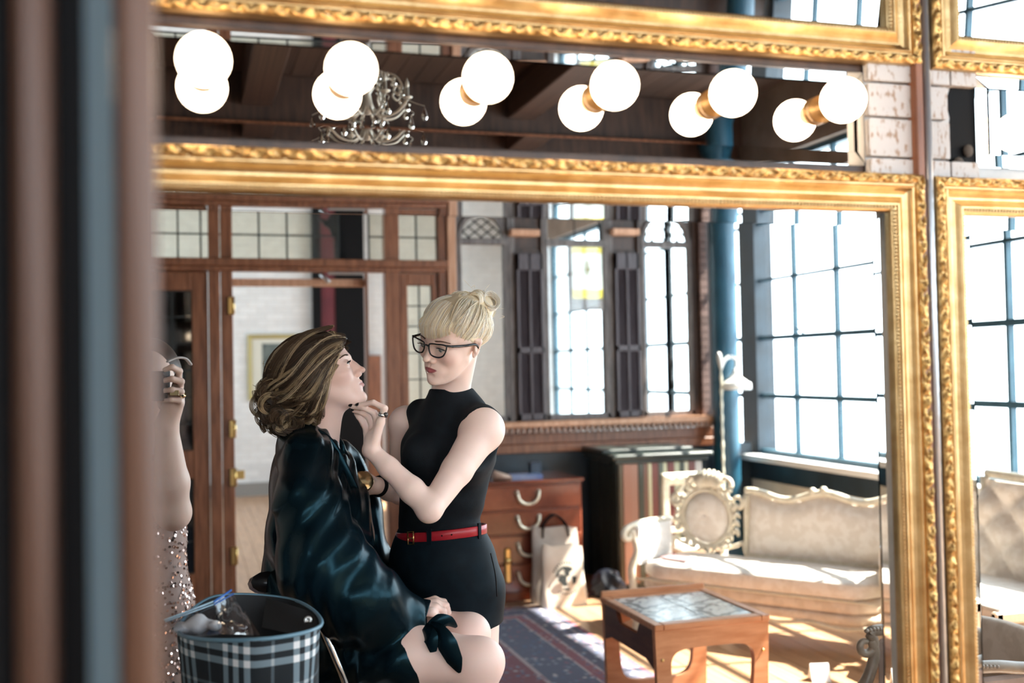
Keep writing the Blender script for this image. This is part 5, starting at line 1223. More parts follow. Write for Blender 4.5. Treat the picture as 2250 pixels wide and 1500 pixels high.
for i in range(30):   # fringe swept to the side over the forehead
    t = rg.uniform(); s_ = -30+75*t; p = (66+rg.uniform(-10, 8), -18+40*t, 208-4*t); e = (80-24*t*t+rg.uniform(-5, 3), 22+44*t+rg.uniform(-6, 6), 160-26*t+rg.uniform(-5, 5)); m_ = (100-14*t, s_*0.75, 182+rg.uniform(-3, 3)); m2_ = (97-16*t, s_*0.9+10, 168-10*t)
    h1.lock([H1(*p), H1(*m_), H1(*m2_), H1(*e)], 0.007, 26, LT if rg.uniform() < 0.3 else DK, 0.00045, 0.35, seg=12)
for i in range(30):   # locks framing the face, swept down and back to the ear
    t = rg.uniform(); d_ = rg.uniform(0, 10); p = (84-20*t, 14+30*t, 200-6*t); pts = [p, (82-18*t, 52+10*t, 164-10*t), (60-14*t-d_, 76+d_*0.6, 124-4*t), (36-10*t-d_, 84+d_*0.5, 96+6*t), (2-12*t, 88+d_*0.4, 76+14*t+d_), (-40-10*t, 86, 70+20*t+d_), (-72, 76, 86+16*t)]
    h1.lock([H1(*q_) for q_ in pts], 0.0085, 34, LT if rg.uniform() < 0.55 else DK, 0.00045, 0.4, seg=20)
for i in range(26):   # loose wisps
    c = V(rg.uniform(-140, -50), rg.uniform(-20, 80), rg.uniform(60, 215)); d = (c-cen)/np.linalg.norm((c-cen)/rad); b = cen+d*1.03; e = b+d*0.10+rg.normal(0, 14, 3)
    h1.lock([H1(*b), H1(*((b+e)/2+rg.normal(0, 6, 3))), H1(*e)], 0.001, 2, BR, 0.00035, 1.0, seg=8)
h1.build('hair', M_hair('highlighted_brown_hair'), pw1)
# robe
FR = Field(); sx = s0
def R_(x, y, z): return J(x, y, z)
FR.chain([R_(676, 975, ZS), R_(690, 1040, ZS), R_(700, 1110, ZS), R_(702, 1190, ZS), R_(690, 1280, ZS+0.01), R_(690, 1360, ZS+0.01)], [0.072, 0.098, 0.118, 0.130, 0.128, 0.150], 0.03, st=1.42, ax=sx)
FR.ell(R_(742, 1135, ZS-0.05), (0.075, 0.13, 0.085), None, 0.05)
FR.rc(R_(676, 1000, 2.65), R_(705, 1000, 2.90), 0.056, 0.055, 0.04); FR.rc(R_(668, 955, ZS), R_(672, 990, ZS), 0.052, 0.07, 0.03)
FR.chain([R_(690, 1380, 2.70), R_(800, 1405, 2.62), R_(890, 1442, 2.56)], [0.15, 0.112, 0.088], 0.03); FR.chain([R_(700, 1350, 2.86), R_(840, 1362, 2.78), R_(905, 1385, 2.74)], [0.13, 0.092, 0.074], 0.03)
FR.chain([R_(640, 1430, 2.78), R_(760, 1500, 2.74), R_(850, 1560, 2.70)], [0.14, 0.13, 0.11], 0.03); FR.rc(R_(760, 1500, 2.72), R_(800, 1640, 2.74), 0.14, 0.10, 0.03)
FR.half(R_(936, 1440, 2.56), CRh*0.93+UPZ*0.36, 0.012)
FR.chain([R_(674, 1005, 2.63), R_(676, 1110, 2.56), R_(715, 1245, 2.52), R_(790, 1320, 2.53), R_(912, 1362, 2.60)], [0.055, 0.080, 0.105, 0.098, 0.054], 0.03)
FR.chain([R_(760, 1300, 2.53), R_(830, 1360, 2.54), R_(905, 1372, 2.585)], [0.085, 0.062, 0.040], 0.03)
FR.chain([R_(745, 1010, 2.94), R_(790, 1120, 2.97), R_(800, 1230, 2.95), R_(868, 1288, 2.86)], [0.055, 0.062, 0.065, 0.042], 0.03)
# open neck, cuffs and hem
FR.rc(R_(700, 930, ZS), R_(742, 985, ZS-0.005), 0.050, 0.028, 0.01, mode='s')
cu_o = R_(950, 1366, 2.60); FR.rc(cu_o, cu_o+CRh*0.10-UPZ*0.03, 0.050, 0.07, 0.004, mode='s')
def folds(P):
    x = (P-C0); dz = x@CF; px = 1125+FPX*(x@CR)/dz; py = 750-FPX*(x@CU)/dz; side = x@CFh
    wv = 22*np.sin(py/74.0+side*9)+14*np.sin(px/46.0-py/91.0)
    a = np.sin((px*0.86-py*0.42+wv)/13.5); b = np.sin((px*0.55+py*0.72+wv*1.3)/19.0+side*14); c = np.sin((px*0.95+py*0.25+1.6*wv)/7.5+side*22)
    torso = np.clip((1330-py)/120, 0, 1)*np.clip((py-960)/60, 0, 1); lap = np.clip((py-1230)/80, 0, 1)
    amp = 0.0046; cuff = np.clip((px-885)/30, 0, 1)
    d = amp*(torso*np.sign(a)*np.abs(a)**0.8*0.8+lap*b*1.0+0.55*np.sign(c)*np.abs(c)**0.7)
    return -d*(1-0.55*cuff)
FR.disp(folds)
vs, fs = FR.mesh(0.0045)
vs = smooth_mesh(vs, fs, 2)
M_satin = mat('black_satin', (0.0015, 0.004, 0.006), 0.27, col2=(0.003, 0.009, 0.014), scale=6, spec=0.24)
M_satin.node_tree.nodes['Principled BSDF'].inputs['Specular Tint'].default_value = (0.30, 0.78, 1.0, 1)
fmesh('robe', [(vs, fs)], M_satin, pw1)
lap = MB(); lap.tube(crom([R_(650, 950, 2.72), R_(672, 948, 2.70), R_(705, 960, 2.69), R_(733, 990, 2.69), R_(765, 1055, 2.685), R_(797, 1130, 2.70), R_(810, 1200, 2.72)], 8), 0.017, 10, flat=0.35, up=s0); lap.build('robe_collar', M_satin, pw1)
rb = MB()   # sash bow hanging over the thigh
def ribbon(pts, w, nrm=None):
    c = crom(pts, 8); n = len(c); tg = np.gradient(c, axis=0); tg /= np.linalg.norm(tg, axis=1)[:, None]; out = []
    for i in range(n):
        u = i/(n-1); ww = np.interp(u, np.linspace(0, 1, len(w)), w); side = np.cross(tg[i], CFh+0.3*CRh); side /= np.linalg.norm(side)+1e-9; bow = 0.25*ww
        out.append([c[i]-side*ww, c[i]-side*ww*0.5-CFh*bow, c[i]-CFh*bow*1.3, c[i]+side*ww*0.5-CFh*bow, c[i]+side*ww])
    rb.grid(out); rb.grid([[p+CFh*0.003 for p in r][::-1] for r in out])
ribbon([R_(944, 1372, 2.50), R_(972, 1398, 2.462), R_(994, 1440, 2.452), R_(1010, 1478, 2.455)], [0.008, 0.021, 0.025, 0.020, 0.003]); ribbon([R_(942, 1376, 2.51), R_(965, 1364, 2.51), R_(986, 1366, 2.515), R_(1003, 1378, 2.53)], [0.008, 0.016, 0.015, 0.003])
ribbon([R_(932, 1376, 2.50), R_(946, 1400, 2.47), R_(952, 1432, 2.462)], [0.010, 0.020, 0.008]); rb.build('robe_sash', M_satin, pw1)

cu = MB(); cc_ = R_(908, 1360, 2.60); dv = CRh*0.96-UPZ*0.28; dv /= np.linalg.norm(dv); e_a = np.cross(dv, CFh); e_a /= np.linalg.norm(e_a); rr = []
for u_, k_ in [(-0.006, 0.96), (0.0, 1.06), (0.012, 1.07), (0.028, 1.10), (0.030, 1.06), (0.028, 1.0), (0.0, 0.94)]:
    rr.append([cc_+dv*u_+k_*(0.050*math.cos(a)*e_a+0.045*math.sin(a)*CFh) for a in np.linspace(0, 2*math.pi, 33)[:-1]])
cu.rings(rr, True, False, True); cu.build('robe_cuff', M_satin, pw1)
# ------------------------------------------------------------------ standing woman with glasses
pw2 = thing('person', 'standing blonde woman with glasses, black sleeveless top, shorts and red belt', 'person', (0.72, 2.72, 0.0))
a40 = math.radians(40)
f0 = -CRh*math.sin(a40)-CFh*math.cos(a40); s0 = CRh*math.cos(a40)-CFh*math.sin(a40)
H2 = Head(f0, s0, -11, 14, (92, 0, 113), J(945, 760, 2.66), 0.955)
F = head_field(H2, smile=-0.5)
nk = J(990, 868, 2.80)
F.rc(H2(-28, 0, 72), nk, 0.045, 0.047, 0.018); F.rc(nk, J(1000, 940, 2.82), 0.047, 0.055, 0.02)
headm = F.mesh(0.0019, nk[2]-0.05)
# near arm reaching to the chin
FA = Field(); sh, el, wr = J(1060, 945, 2.70), J(945, 1118, 2.54), J(815, 988, 2.60)
FA.chain([sh, (sh+el)/2+V(0, 0, -0.004), el], [0.049, 0.038, 0.029], 0.012); FA.ell(sh+UPZ*0.004, (0.050, 0.050, 0.052), None, 0.015); FA.ell(J(938, 1124, 2.545), (0.020, 0.020, 0.022), None, 0.02)
FA.chain([el, el+(wr-el)*0.30+UPZ*0.002, el+(wr-el)*0.7, wr], [0.029, 0.0305, 0.0245, 0.0195], 0.012)
FA.rc(sh, J(1010, 935, 2.80), 0.046, 0.05, 0.03)
fi = [[J(836, 927, 2.585), J(845, 897, 2.580), J(820, 884, 2.585), J(789, 890, 2.600)], [J(830, 934, 2.605), J(822, 907, 2.595), J(800, 896, 2.600), J(774, 893, 2.612)], [J(820, 942, 2.625), J(810, 916, 2.618), J(793, 905, 2.618), J(778, 902, 2.625)], [J(808, 952, 2.640), J(798, 930, 2.637), J(788, 916, 2.635), J(782, 909, 2.637)], [J(806, 962, 2.600), J(797, 935, 2.578), J(790, 912, 2.585), J(785, 897, 2.60)]]
fi[4] = [J(818, 965, 2.635), J(806, 938, 2.655), J(796, 912, 2.65), J(787, 896, 2.635)]
hand(FA, wr, None, fi, 0.0090)
handm = FA.mesh(0.0025)
# far arm
FB = Field(); sh2, el2, wr2 = J(893, 930, 2.93), J(884, 1080, 2.96), J(826, 1066, 2.86)
FB.chain([sh2, el2], [0.046, 0.035], 0.01); FB.chain([el2, (el2+wr2)/2, wr2], [0.036, 0.032, 0.021], 0.01); FB.ell(sh2, (0.048,)*3, None, 0.01)
fb = [[J(806, 1056, 2.85), J(792, 1052, 2.84), J(785, 1058, 2.83), J(790, 1066, 2.82)], [J(804, 1064, 2.855), J(790, 1064, 2.85), J(786, 1072, 2.84), J(794, 1076, 2.83)], [J(806, 1072, 2.86), J(794, 1076, 2.855), J(792, 1083, 2.845), J(800, 1084, 2.84)], [J(810, 1078, 2.865), J(800, 1084, 2.86), J(800, 1090, 2.85), J(806, 1090, 2.85)], [J(818, 1052, 2.84), J(804, 1042, 2.825), J(792, 1044, 2.815)]]
hand(FB, wr2, None, fb, 0.0088)
arm2 = FB.mesh(0.0035)
# legs
FL = Field()
for (hx_, hy_, hz_), (kx_, ky_, kz_), (ax_, ay_, az_) in [((1030, 1290, 2.76), (1045, 1560, 2.78), (1050, 1990, 2.84)), ((930, 1290, 2.86), (935, 1560, 2.88), (930, 1950, 2.92))]:
    h_, k_, a_ = J(hx_, hy_, hz_), J(kx_, ky_, kz_), J(ax_, ay_, az_); a_[2] = 0.07
    FL.chain([h_, k_, a_], [0.082, 0.055, 0.033], 0.02); FL.ell(k_+(a_-k_)*0.3-f0*0.012, (0.052, 0.052, 0.09), None, 0.03); FL.rc(a_-UPZ*0.03, V(a_[0], a_[1], 0.03)+f0*0.14, 0.034, 0.026, 0.02)
lg = FL.mesh(0.007)
C2 = (0.87, 0.66, 0.58)
fmesh('body', [headm, handm, arm2, lg], M_skin, pw2, skin_col(C2, H2, (0.38, 0.10, 0.11), 0.35))
eyeballs(H2, pw2, (-0.15, -0.42), (0.16, 0.2, 0.22)); brow_lash(H2, pw2, (0.16, 0.09, 0.06))
nl = MB(); nails(nl, fi, [UPZ-CFh, UPZ-CFh, UPZ-CFh, UPZ-CFh, -CRh], (0, 1, 2), 0.0056); nl.build('nail_polish', mat('black_polish', (0.006, 0.006, 0.008), 0.12), pw2)
def ringtube(c, ax, r, t, m, name, parent, flat=1.0):
    ax = np.asarray(ax, float)/np.linalg.norm(ax); a = np.cross(ax, UPZ+0.1*CRh); a /= np.linalg.norm(a); b = np.cross(ax, a)
    q = MB(); q.tube([c+r*(math.cos(t_)*a+math.sin(t_)*b) for t_ in np.linspace(0, 2*math.pi, 25)[:-1]], t, 8, loop=True, flat=flat, up=ax); return q.build(name, m, parent)
rgn = ringtube((fi[0][0]*0.45+fi[0][1]*0.55), fi[0][1]-fi[0][0], 0.0098, 0.0028, MATS['silver'], 'ring', pw2, 1.6)
MB().ball((fi[0][0]*0.45+fi[0][1]*0.55)+CRh*0.008-CFh*0.007, 0.006, 6).build('ring_stone', mat('smoky_stone', (0.10, 0.09, 0.09), 0.1, 0.5), rgn)
ringtube(wr2+(el2-wr2)*0.12, el2-wr2, 0.024, 0.006, M_black, 'bracelet', pw2)
MB().ball(H2(96, -3, 41), 0.0018, 5).build('lip_stud', MATS['silver'], pw2)
# glasses
def lens_ring(g):
    return [H2(101-0.010*(s_-6)**2*0.35+4, g*s_, 111+u_) for s_, u_ in [(8, 6), (10, 12), (20, 15), (34, 16), (48, 17), (57, 16), (60, 12), (58, 0), (52, -12), (42, -18), (28, -19), (15, -15), (9, -4)]]
gl = []
q = MB(); lens = []
for g in (-1, 1):
    r = crom(lens_ring(g), 4, True); q.tube(r, 0.0021, 6, loop=True); lens.append(r)
    hp = H2(82, g*66, 124); q.tube(crom([H2(94, g*58, 126), H2(90, g*64, 126), hp], 4), 0.0030, 6)
    q.tube(crom([hp, H2(40, g*76, 120), H2(0, g*78, 116), H2(-14, g*78, 100)], 5), 0.0024, 6, flat=1.5)
q.tube(crom([H2(104, -8, 116), H2(106.5, 0, 119), H2(104, 8, 116)], 5), 0.0024, 6)
gf = q.build('glasses', mat('black_acetate', (0.008, 0.010, 0.014), 0.15), pw2)
for r in lens:
    c = r.mean(0); q = MB(); q.add(np.concatenate([[c], r]), [(0, 1+i, 1+(i+1) % len(r)) for i in range(len(r))], True); q.build('lens', glass_thin('spectacle_lens', (0.93, 0.94, 0.95), 0.08), gf)
# blonde hair: base, blunt fringe, swept sides, rolled updo
k = H2.sc; Fh = Field()
Fh.ell(H2(-10, 0, 148), np.array((98, 79, 80))*k, H2.R, 0.01); Fh.half(H2(64, 0, 140), H2.f*0.86-H2.u*0.50, 0.012); Fh.ell(H2(2, 0, 70), np.array((70, 120, 52))*k, H2.R, 0.012, 's'); Fh.ell(H2(62, 0, 100), np.array((66, 120, 48))*k, H2.R, 0.01, 's')
Fh.ell(H2(-45, 0, 212), np.array((34, 46, 24))*k, H2.R, 0.02); Fh.ell(H2(-84, 20, 192), np.array((26, 40, 38))*k, H2.R, 0.02)
vs, fs = Fh.mesh(0.004)
fmesh('hair_base', [(vs, fs)], mat('blonde_base', (0.90, 0.79, 0.58), 0.5), pw2)
BL = [(0.97, 0.90, 0.73), (0.98, 0.94, 0.82), (0.93, 0.82, 0.62), (0.99, 0.96, 0.88)]
h2 = Hair(9); rg = np.random.default_rng(5)
for i in range(96):    # fringe
    t = i/95*2-1; s_ = t*52; f1 = 96-0.0092*s_*s_; p = (34+rg.uniform(-4, 4), s_*0.62, 224-0.010*s_*s_*0.5); m1 = (f1-24, s_*0.86, 207-0.008*s_*s_); m2 = (f1+6, s_*1.0, 170); e = (f1+5, s_*1.03, 137+2.0*math.sin(i*1.7)+0.006*s_*s_+rg.uniform(-1.5, 1.5))
    h2.lock([H2(*p), H2(*m1), H2(*m2), H2(*e)], 0.0032, 14, BL, 0.00048, 0.7, seg=11, taper=False)
cen2 = V(-12, 0, 140); rad2 = V(102, 82, 88)
def sc2(p, q, r0):
    a = (np.asarray(p, float)-cen2)/rad2; b = (np.asarray(q, float)-cen2)/rad2; la, lb = np.linalg.norm(a), np.linalg.norm(b); a /= la; b /= lb; w = math.acos(np.clip(a@b, -1, 1)); out = []
    for t in np.linspace(0, 1, 8):
        d = (math.sin((1-t)*w)*a+math.sin(t*w)*b)/math.sin(w); L = (la*(1-t)+lb*t)*(1-math.sin(math.pi*t))+math.sin(math.pi*t)*r0; out.append(H2(*(cen2+rad2*d*L)))
    return out
for sg in (1, -1):
    for i in range(96 if sg > 0 else 40):   # sides pulled up to the crown
        t = rg.uniform()**(1.5 if i % 2 else 1.0); hl2 = [(78, 46, 172), (66, 60, 152), (48, 70, 128), (24, 76, 126), (0, 79, 130), (-30, 78, 108), (-60, 66, 84), (-84, 44, 70), (-92, 10, 64)]
        j = np.clip(t*7.99, 0, 7.99); a = int(j); p = (V(*hl2[a])*(1-(j-a))+V(*hl2[a+1])*(j-a)); w_ = (p-V(-6, 0, 142))/V(93, 73, 76); p = V(-6, 0, 142)+V(93, 73, 76)*w_/np.linalg.norm(w_)*1.0; p = p*V(1, sg, 1)+rg.normal(0, 1.2, 3); e = V(-50+rg.uniform(-26, 26), sg*rg.uniform(2, 36), 218+rg.uniform(-12, 4))
        h2.lock(sc2(p, e, 1.02+0.04*rg.uniform()), 0.0075, 26, BL, 0.00052, 0.35, seg=12)
def roll(c, axis, R, n, w, turns, flatn=1.0):
    axis = np.asarray(axis, float)/np.linalg.norm(axis); a = np.cross(axis, (0, 0, 1)); a /= np.linalg.norm(a); b = np.cross(axis, a)
    for _ in range(n):
        a0 = rg.uniform(0, 6.28); off = rg.uniform(-1, 1)*w; r_ = R*rg.uniform(0.8, 1.05); ln = turns*rg.uniform(0.8, 1.2)
        h2.lock([H2(*(V(*c)+axis*(off+6*math.sin(2*t))+r_*(1-0.12*t)*(math.cos(a0+ln*t)*a+flatn*math.sin(a0+ln*t)*b))) for t in np.linspace(0, 1, 11)], 0.0065, 24, BL, 0.0005, 0.5, seg=14)
roll((-34, -12, 216), (0.25, 1, 0.1), 19, 16, 34, 4.6); roll((-62, 22, 220), (0.9, 0.5, 0.1), 19, 16, 20, 4.6); roll((-92, 34, 200), (0.2, 0.7, 0.7), 24, 20, 20, 4.8); roll((-100, 10, 176), (0.1, 1, 0.3), 22, 14, 26, 4.4)
for i in range(46):
    c = V(rg.uniform(-120, 0), rg.uniform(-30, 70), rg.uniform(170, 250)); e = c+rg.normal(0, 16, 3); h2.lock([H2(*c), H2(*((c+e)/2+rg.normal(0, 8, 3))), H2(*e)], 0.001, 2, BL, 0.0003, 1.0, seg=8)
h2.build('hair', M_hair('platinum_blonde_hair'), pw2)
# knit top
FT = Field(); bs = s0; ch_ = J(985, 985, 2.80)
FT.chain([J(1000, 925, 2.83), J(985, 990, 2.82), J(972, 1070, 2.81), J(965, 1140, 2.82), J(968, 1185, 2.82)], [0.076, 0.098, 0.088, 0.082, 0.090], 0.03, st=1.38, ax=bs)
FT.ell(J(930, 1000, 2.74), (0.056,)*3, None, 0.04); FT.ell(J(1020, 1012, 2.70), (0.056,)*3, None, 0.04)
FT.rc(J(1056, 928, 2.735), J(925, 908, 2.90), 0.049, 0.040, 0.03); FT.rc(J(1062, 945, 2.715), J(1040, 1000, 2.74), 0.052, 0.05, 0.02)
FT.rc(J(988, 850, 2.797), J(994, 905, 2.81), 0.0525, 0.070, 0.045)
FT.half(J(988, 853, 2.79), UPZ, 0.004)
P1_, P2_, P3_ = J(1088, 903, 2.735), J(1003, 975, 2.665), J(1064, 1024, 2.70); an_ = np.cross(P2_-P1_, P3_-P1_); an_ /= np.linalg.norm(an_); an_ = an_ if an_@(CRh-CFh) > 0 else -an_
FT.rc(sh, J(1010, 935, 2.80), 0.0545, 0.062, 0.01); FT.ell(sh+UPZ*0.004, (0.055, 0.055, 0.057), None, 0.01)
ac_ = (P1_+P2_+P3_)/3+an_*0.105; FT.ell(ac_, (0.110,)*3, None, 0.006, 's')
FT.rc(J(872, 900, 2.98), J(862, 1000, 2.99), 0.055, 0.055, 0.012, mode='s')
def knit(P):
    x = (P-C0); dz = x@CF; px = 1125+FPX*(x@CR)/dz; py = 750-FPX*(x@CU)/dz
    w = np.clip((py-1080)/60, 0, 1); return -0.0028*w*np.sin((py+0.25*px+10*np.sin(px/37.0))/9.0)*np.clip((px-930)/60, 0.2, 1)
FT.disp(knit)
vs, fs = FT.mesh(0.004); vs = smooth_mesh(vs, fs, 1)
M_knit = mat('black_knit', (0.004, 0.006, 0.009), 0.75, col2=(0.006, 0.010, 0.014), scale=40, bump=0.1, bscale=500, spec=0.2)
fmesh('top', [(vs, fs)], M_knit, pw2)
# shorts
FS = Field(); FS.chain([J(968, 1165, 2.82), J(972, 1230, 2.82), J(975, 1290, 2.82)], [0.092, 0.112, 0.118], 0.03, st=1.36, ax=bs)
for p_, q_, r1, r2 in [(J(1030, 1290, 2.76), J(1036, 1395, 2.76), 0.094, 0.084), (J(925, 1280, 2.87), J(925, 1390, 2.87), 0.094, 0.084)]: FS.rc(p_, q_, r1, r2, 0.012)
FS.half(J(1090, 1372, 2.74), -UPZ+0.10*CRh, 0.004); FS.half(J(968, 1163, 2.80), UPZ, 0.004)
FS.disp(lambda P: -0.0022*np.sin(((P-C0)@CR*FPX/2.8*0.7+(P-C0)@CU*FPX/2.8*0.8)/15.0)*np.clip((0.99-P[:, 2])/0.1, 0, 1))
vs, fs = FS.mesh(0.0045); vs = smooth_mesh(vs, fs, 1)
so_ = fmesh('shorts', [(vs, fs)], mat('black_twill', (0.003, 0.007, 0.011), 0.6, col2=(0.005, 0.012, 0.018), scale=30, spec=0.12), pw2)
q = MB(); q.tube(crom([J(1078, 1215, 2.665), J(1088, 1260, 2.66), J(1092, 1310, 2.665)], 6), 0.0018, 5); q.build('pocket_seam', M_black, so_)
# belt: band round the waist, buckle and loop
bc = J(969, 1170, 2.82); q = MB(); rr = []
ra_, rb_ = 0.094*1.36, 0.094
def bpt(a, off=0.0, dz=0.0): return bc+(ra_+0.004+off)*math.cos(a)*bs+(rb_+0.004+off)*math.sin(a)*f0+UPZ*(dz+0.016*math.cos(a))
for a in np.linspace(0, 2*math.pi, 73)[:-1]: rr.append([bpt(a, 0, -0.013), bpt(a, 0.0035, -0.011), bpt(a, 0.0035, 0.011), bpt(a, 0, 0.013)])
q.rings(rr, True, False, True, True)
be = q.build('belt', mat('red_leather', (0.34, 0.012, 0.022), 0.35, col2=(0.42, 0.02, 0.03), scale=20), pw2)
def ang_at(px):   # angle of the belt point that shows at this pixel column
    best = min(np.linspace(0, math.pi*1.2, 200), key=lambda a: abs(1125+FPX*((bpt(a)-C0)@CR)/((bpt(a)-C0)@CF)-px)); return best
ab = ang_at(906); c = bpt(ab, 0.006); tv = bpt(ab+0.05, 0.006)-c; tv /= np.linalg.norm(tv); q = MB(); q.tube([c+tv*x_+UPZ*z_ for x_, z_ in [(-0.011, -0.016), (0.011, -0.016), (0.011, 0.016), (-0.011, 0.016)]], 0.0024, 6, loop=True); q.tube([c+tv*-0.011, c+tv*0.012], 0.0018, 5); q.build('buckle', M_brass, be)
for px_ in (945, 1064):
    a_ = ang_at(px_); q = MB(); d_ = 0.045; q.hexa([bpt(a_-d_, 0.001, -0.02), bpt(a_+d_, 0.001, -0.02), bpt(a_+d_, 0.007, -0.02), bpt(a_-d_, 0.007, -0.02), bpt(a_-d_, 0.001, 0.02), bpt(a_+d_, 0.001, 0.02), bpt(a_+d_, 0.007, 0.02), bpt(a_-d_, 0.007, 0.02)]); q.build('belt_loop', MATS['black_twill'], be)
for px_ in (972, 992):
    a_ = ang_at(px_); MB().ball(bpt(a_, 0.0035), 0.0022, 5).build('belt_hole', M_black, be)

cp = thing('makeup_compact', 'small gold makeup compact held against the robe by the standing woman', 'compact', J(796, 1062, 2.80))
cq = J(796, 1060, 2.80); q = MB(); R3 = np.stack([CRh*0.9-UPZ*0.35, UPZ*0.6-CFh*0.8, CFh*0.6+UPZ*0.5]); R3 = np.linalg.qr(R3.T)[0]
q.lathe([(0.027, 0), (0.029, 0.003), (0.029, 0.010), (0.025, 0.013)], cq, R3[:, 1], 24); q.build('case', mat('gold_metal', (0.75, 0.58, 0.32), 0.2, 1.0), cp)
# ------------------------------------------------------------------ stool under the seated woman
st = thing('makeup_chair', 'high black padded chair with chrome frame under the seated woman', 'chair', (0.36, 2.76, 0))
M_chrome = mat('chrome', (0.70, 0.72, 0.74), 0.12, 1.0); M_vinyl = mat('black_vinyl', (0.010, 0.010, 0.012), 0.28)
sc_ = J(690, 1430, 2.76); sz = 0.655
def SFc(l, d, z): return V(sc_[0], sc_[1], 0)+CRh*l-CFh*d+V(0, 0, z)
squircle_cushion(MB(), SFc, -0.20, 0.20, -0.20, 0.20, sz-0.06, sz+0.01, 0.01).build('seat', M_vinyl, st)
q = MB(); bp_ = [J(588, 1278, 2.62), J(578, 1282, 2.76), J(590, 1276, 2.92)]; q.tube(crom(bp_, 6), 0.026, 12, flat=1.5, up=CRh); q.build('backrest', M_vinyl, st)
for zz_ in (2.64, 2.90):
    q = MB(); q.tube(crom([J(590, 1290, zz_), J(600, 1360, zz_), SFc(-0.17, 0.0, sz-0.03)*V(1, 1, 0)+V(0, 0, sz-0.03)], 6), 0.010, 8); q.build('back_support', M_chrome, st)
q = MB(); q.tube(crom([J(690, 1345, 2.50), J(712, 1385, 2.49), J(735, 1440, 2.49), J(765, 1520, 2.50), J(785, 1640, 2.52)], 6), 0.0095, 10); q.build('arm_frame', M_chrome, st)
q = MB(); q.ball(J(738, 1360, 2.49), 0.014, 10); q.tube([J(738, 1360, 2.49), J(716, 1392, 2.49)], 0.008, 8); q.build('arm_knob', M_vinyl, st)
q = MB(); q.lathe([(0.21, 0), (0.21, 0.012), (0.06, 0.03), (0.028, 0.05), (0.026, sz-0.06)], SFc(0, 0, 0), n=32); q.build('pedestal', M_chrome, st)
q = MB(); q.tube([SFc(0.17*math.cos(a), 0.17*math.sin(a), 0.25) for a in np.linspace(0, 2*math.pi, 33)[:-1]], 0.009, 8, loop=True); q.build('foot_ring', M_chrome, st)

# ------------------------------------------------------------------ plaid bag with zip bags
ZB = [J(393, 1392, 2.12), J(560, 1406, 1.98), J(705, 1374, 2.10), J(640, 1318, 2.40), J(470, 1312, 2.38)]
bagz = float(ZB[0][2]); base_z = 0.74
pb_ = thing('plaid_bag', 'open black and white plaid bag filled with zip bags at the bottom', 'bag', (float(np.mean([p[0] for p in ZB])), float(np.mean([p[1] for p in ZB])), base_z))
m = bpy.data.materials.new('plaid_wool'); m.use_nodes = True; MATS['plaid_wool'] = m; N = m.node_tree.nodes; L = m.node_tree.links; b = N['Principled BSDF']; b.inputs['Roughness'].default_value = 0.9
uv = N.new('ShaderNodeUVMap'); sp = N.new('ShaderNodeSeparateXYZ'); L.new(uv.outputs[0], sp.inputs[0])
def stripes(o):
    f = mth_('FRACT', mth_('DIVIDE', o, 0.150)); rp = N.new('ShaderNodeValToRGB'); rp.color_ramp.interpolation = 'CONSTANT'; e = rp.color_ramp.elements; e[0].color = (0, 0, 0, 1); e[1].position = 0.10; e[1].color = (1, 1, 1, 1)
    for i, (p_, c_) in enumerate([(0.19, 0), (0.27, 1), (0.36, 0), (0.44, 1), (0.53, 0), (0.80, 0.35), (0.84, 0)]): x_ = e.new(p_); x_.color = (c_, c_, c_, 1)
    L.new(f, rp.inputs[0]); return rp.outputs[0]
def mth_(op, a, bb=None):
    n = N.new('ShaderNodeMath'); n.operation = op
    for i, v in enumerate((a, bb)):
        if v is None: continue
        if isinstance(v, (int, float)): n.inputs[i].default_value = v
        else: L.new(v, n.inputs[i])
    return n.outputs[0]
pl_ = mth_('MULTIPLY', mth_('ADD', stripes(sp.outputs[0]), stripes(sp.outputs[1])), 0.5); rp = N.new('ShaderNodeValToRGB'); rp.color_ramp.elements[0].color = (0.006, 0.010, 0.014, 1); rp.color_ramp.elements[1].color = (0.72, 0.74, 0.76, 1); e = rp.color_ramp.elements.new(0.5); e.color = (0.16, 0.22, 0.26, 1)
L.new(pl_, rp.inputs[0]); L.new(rp.outputs[0], b.inputs['Base Color'])
rim = crom(ZB, 10, True); n = len(rim); cen_ = rim.mean(0); rows = 10; vs = []; fs = []; uvs = []
per = np.r_[0, np.cumsum(np.linalg.norm(np.roll(rim, -1, 0)-rim, axis=1))]
for i in range(rows):
    t = i/(rows-1); z_ = 1-t
    for j in range(n+1):
        p = rim[j % n].copy(); p[2] = base_z+(p[2]-base_z)*z_; c2 = cen_.copy(); c2[2] = p[2]; k_ = 1-0.10*t+0.02*math.sin(j*0.8+3*t); p = c2+(p-c2)*k_; vs.append(p); uvs.append((per[j], p[2]))
for i in range(rows-1):
    for j in range(n): a = i*(n+1)+j; fs.append((a, a+n+1, a+n+2, a+1))
me = bpy.data.meshes.new('body'); off = wloc(pb_); me.from_pydata([tuple(p-off) for p in vs], [], fs); ul = me.uv_layers.new(name='UVMap')
for lp in me.loops: ul.data[lp.index].uv = uvs[lp.vertex_index]
me.polygons.foreach_set('use_smooth', [True]*len(fs)); me.materials.append(m); o = bpy.data.objects.new('body', me); COL.objects.link(o); o.parent = pb_
q = MB(); q.add([cen_*V(1, 1, 0)+V(0, 0, base_z)]+[vs[(rows-1)*(n+1)+j] for j in range(n)], [(0, 1+(j+1) % n, 1+j) for j in range(n)]); q.build('bottom', M_black, pb_)
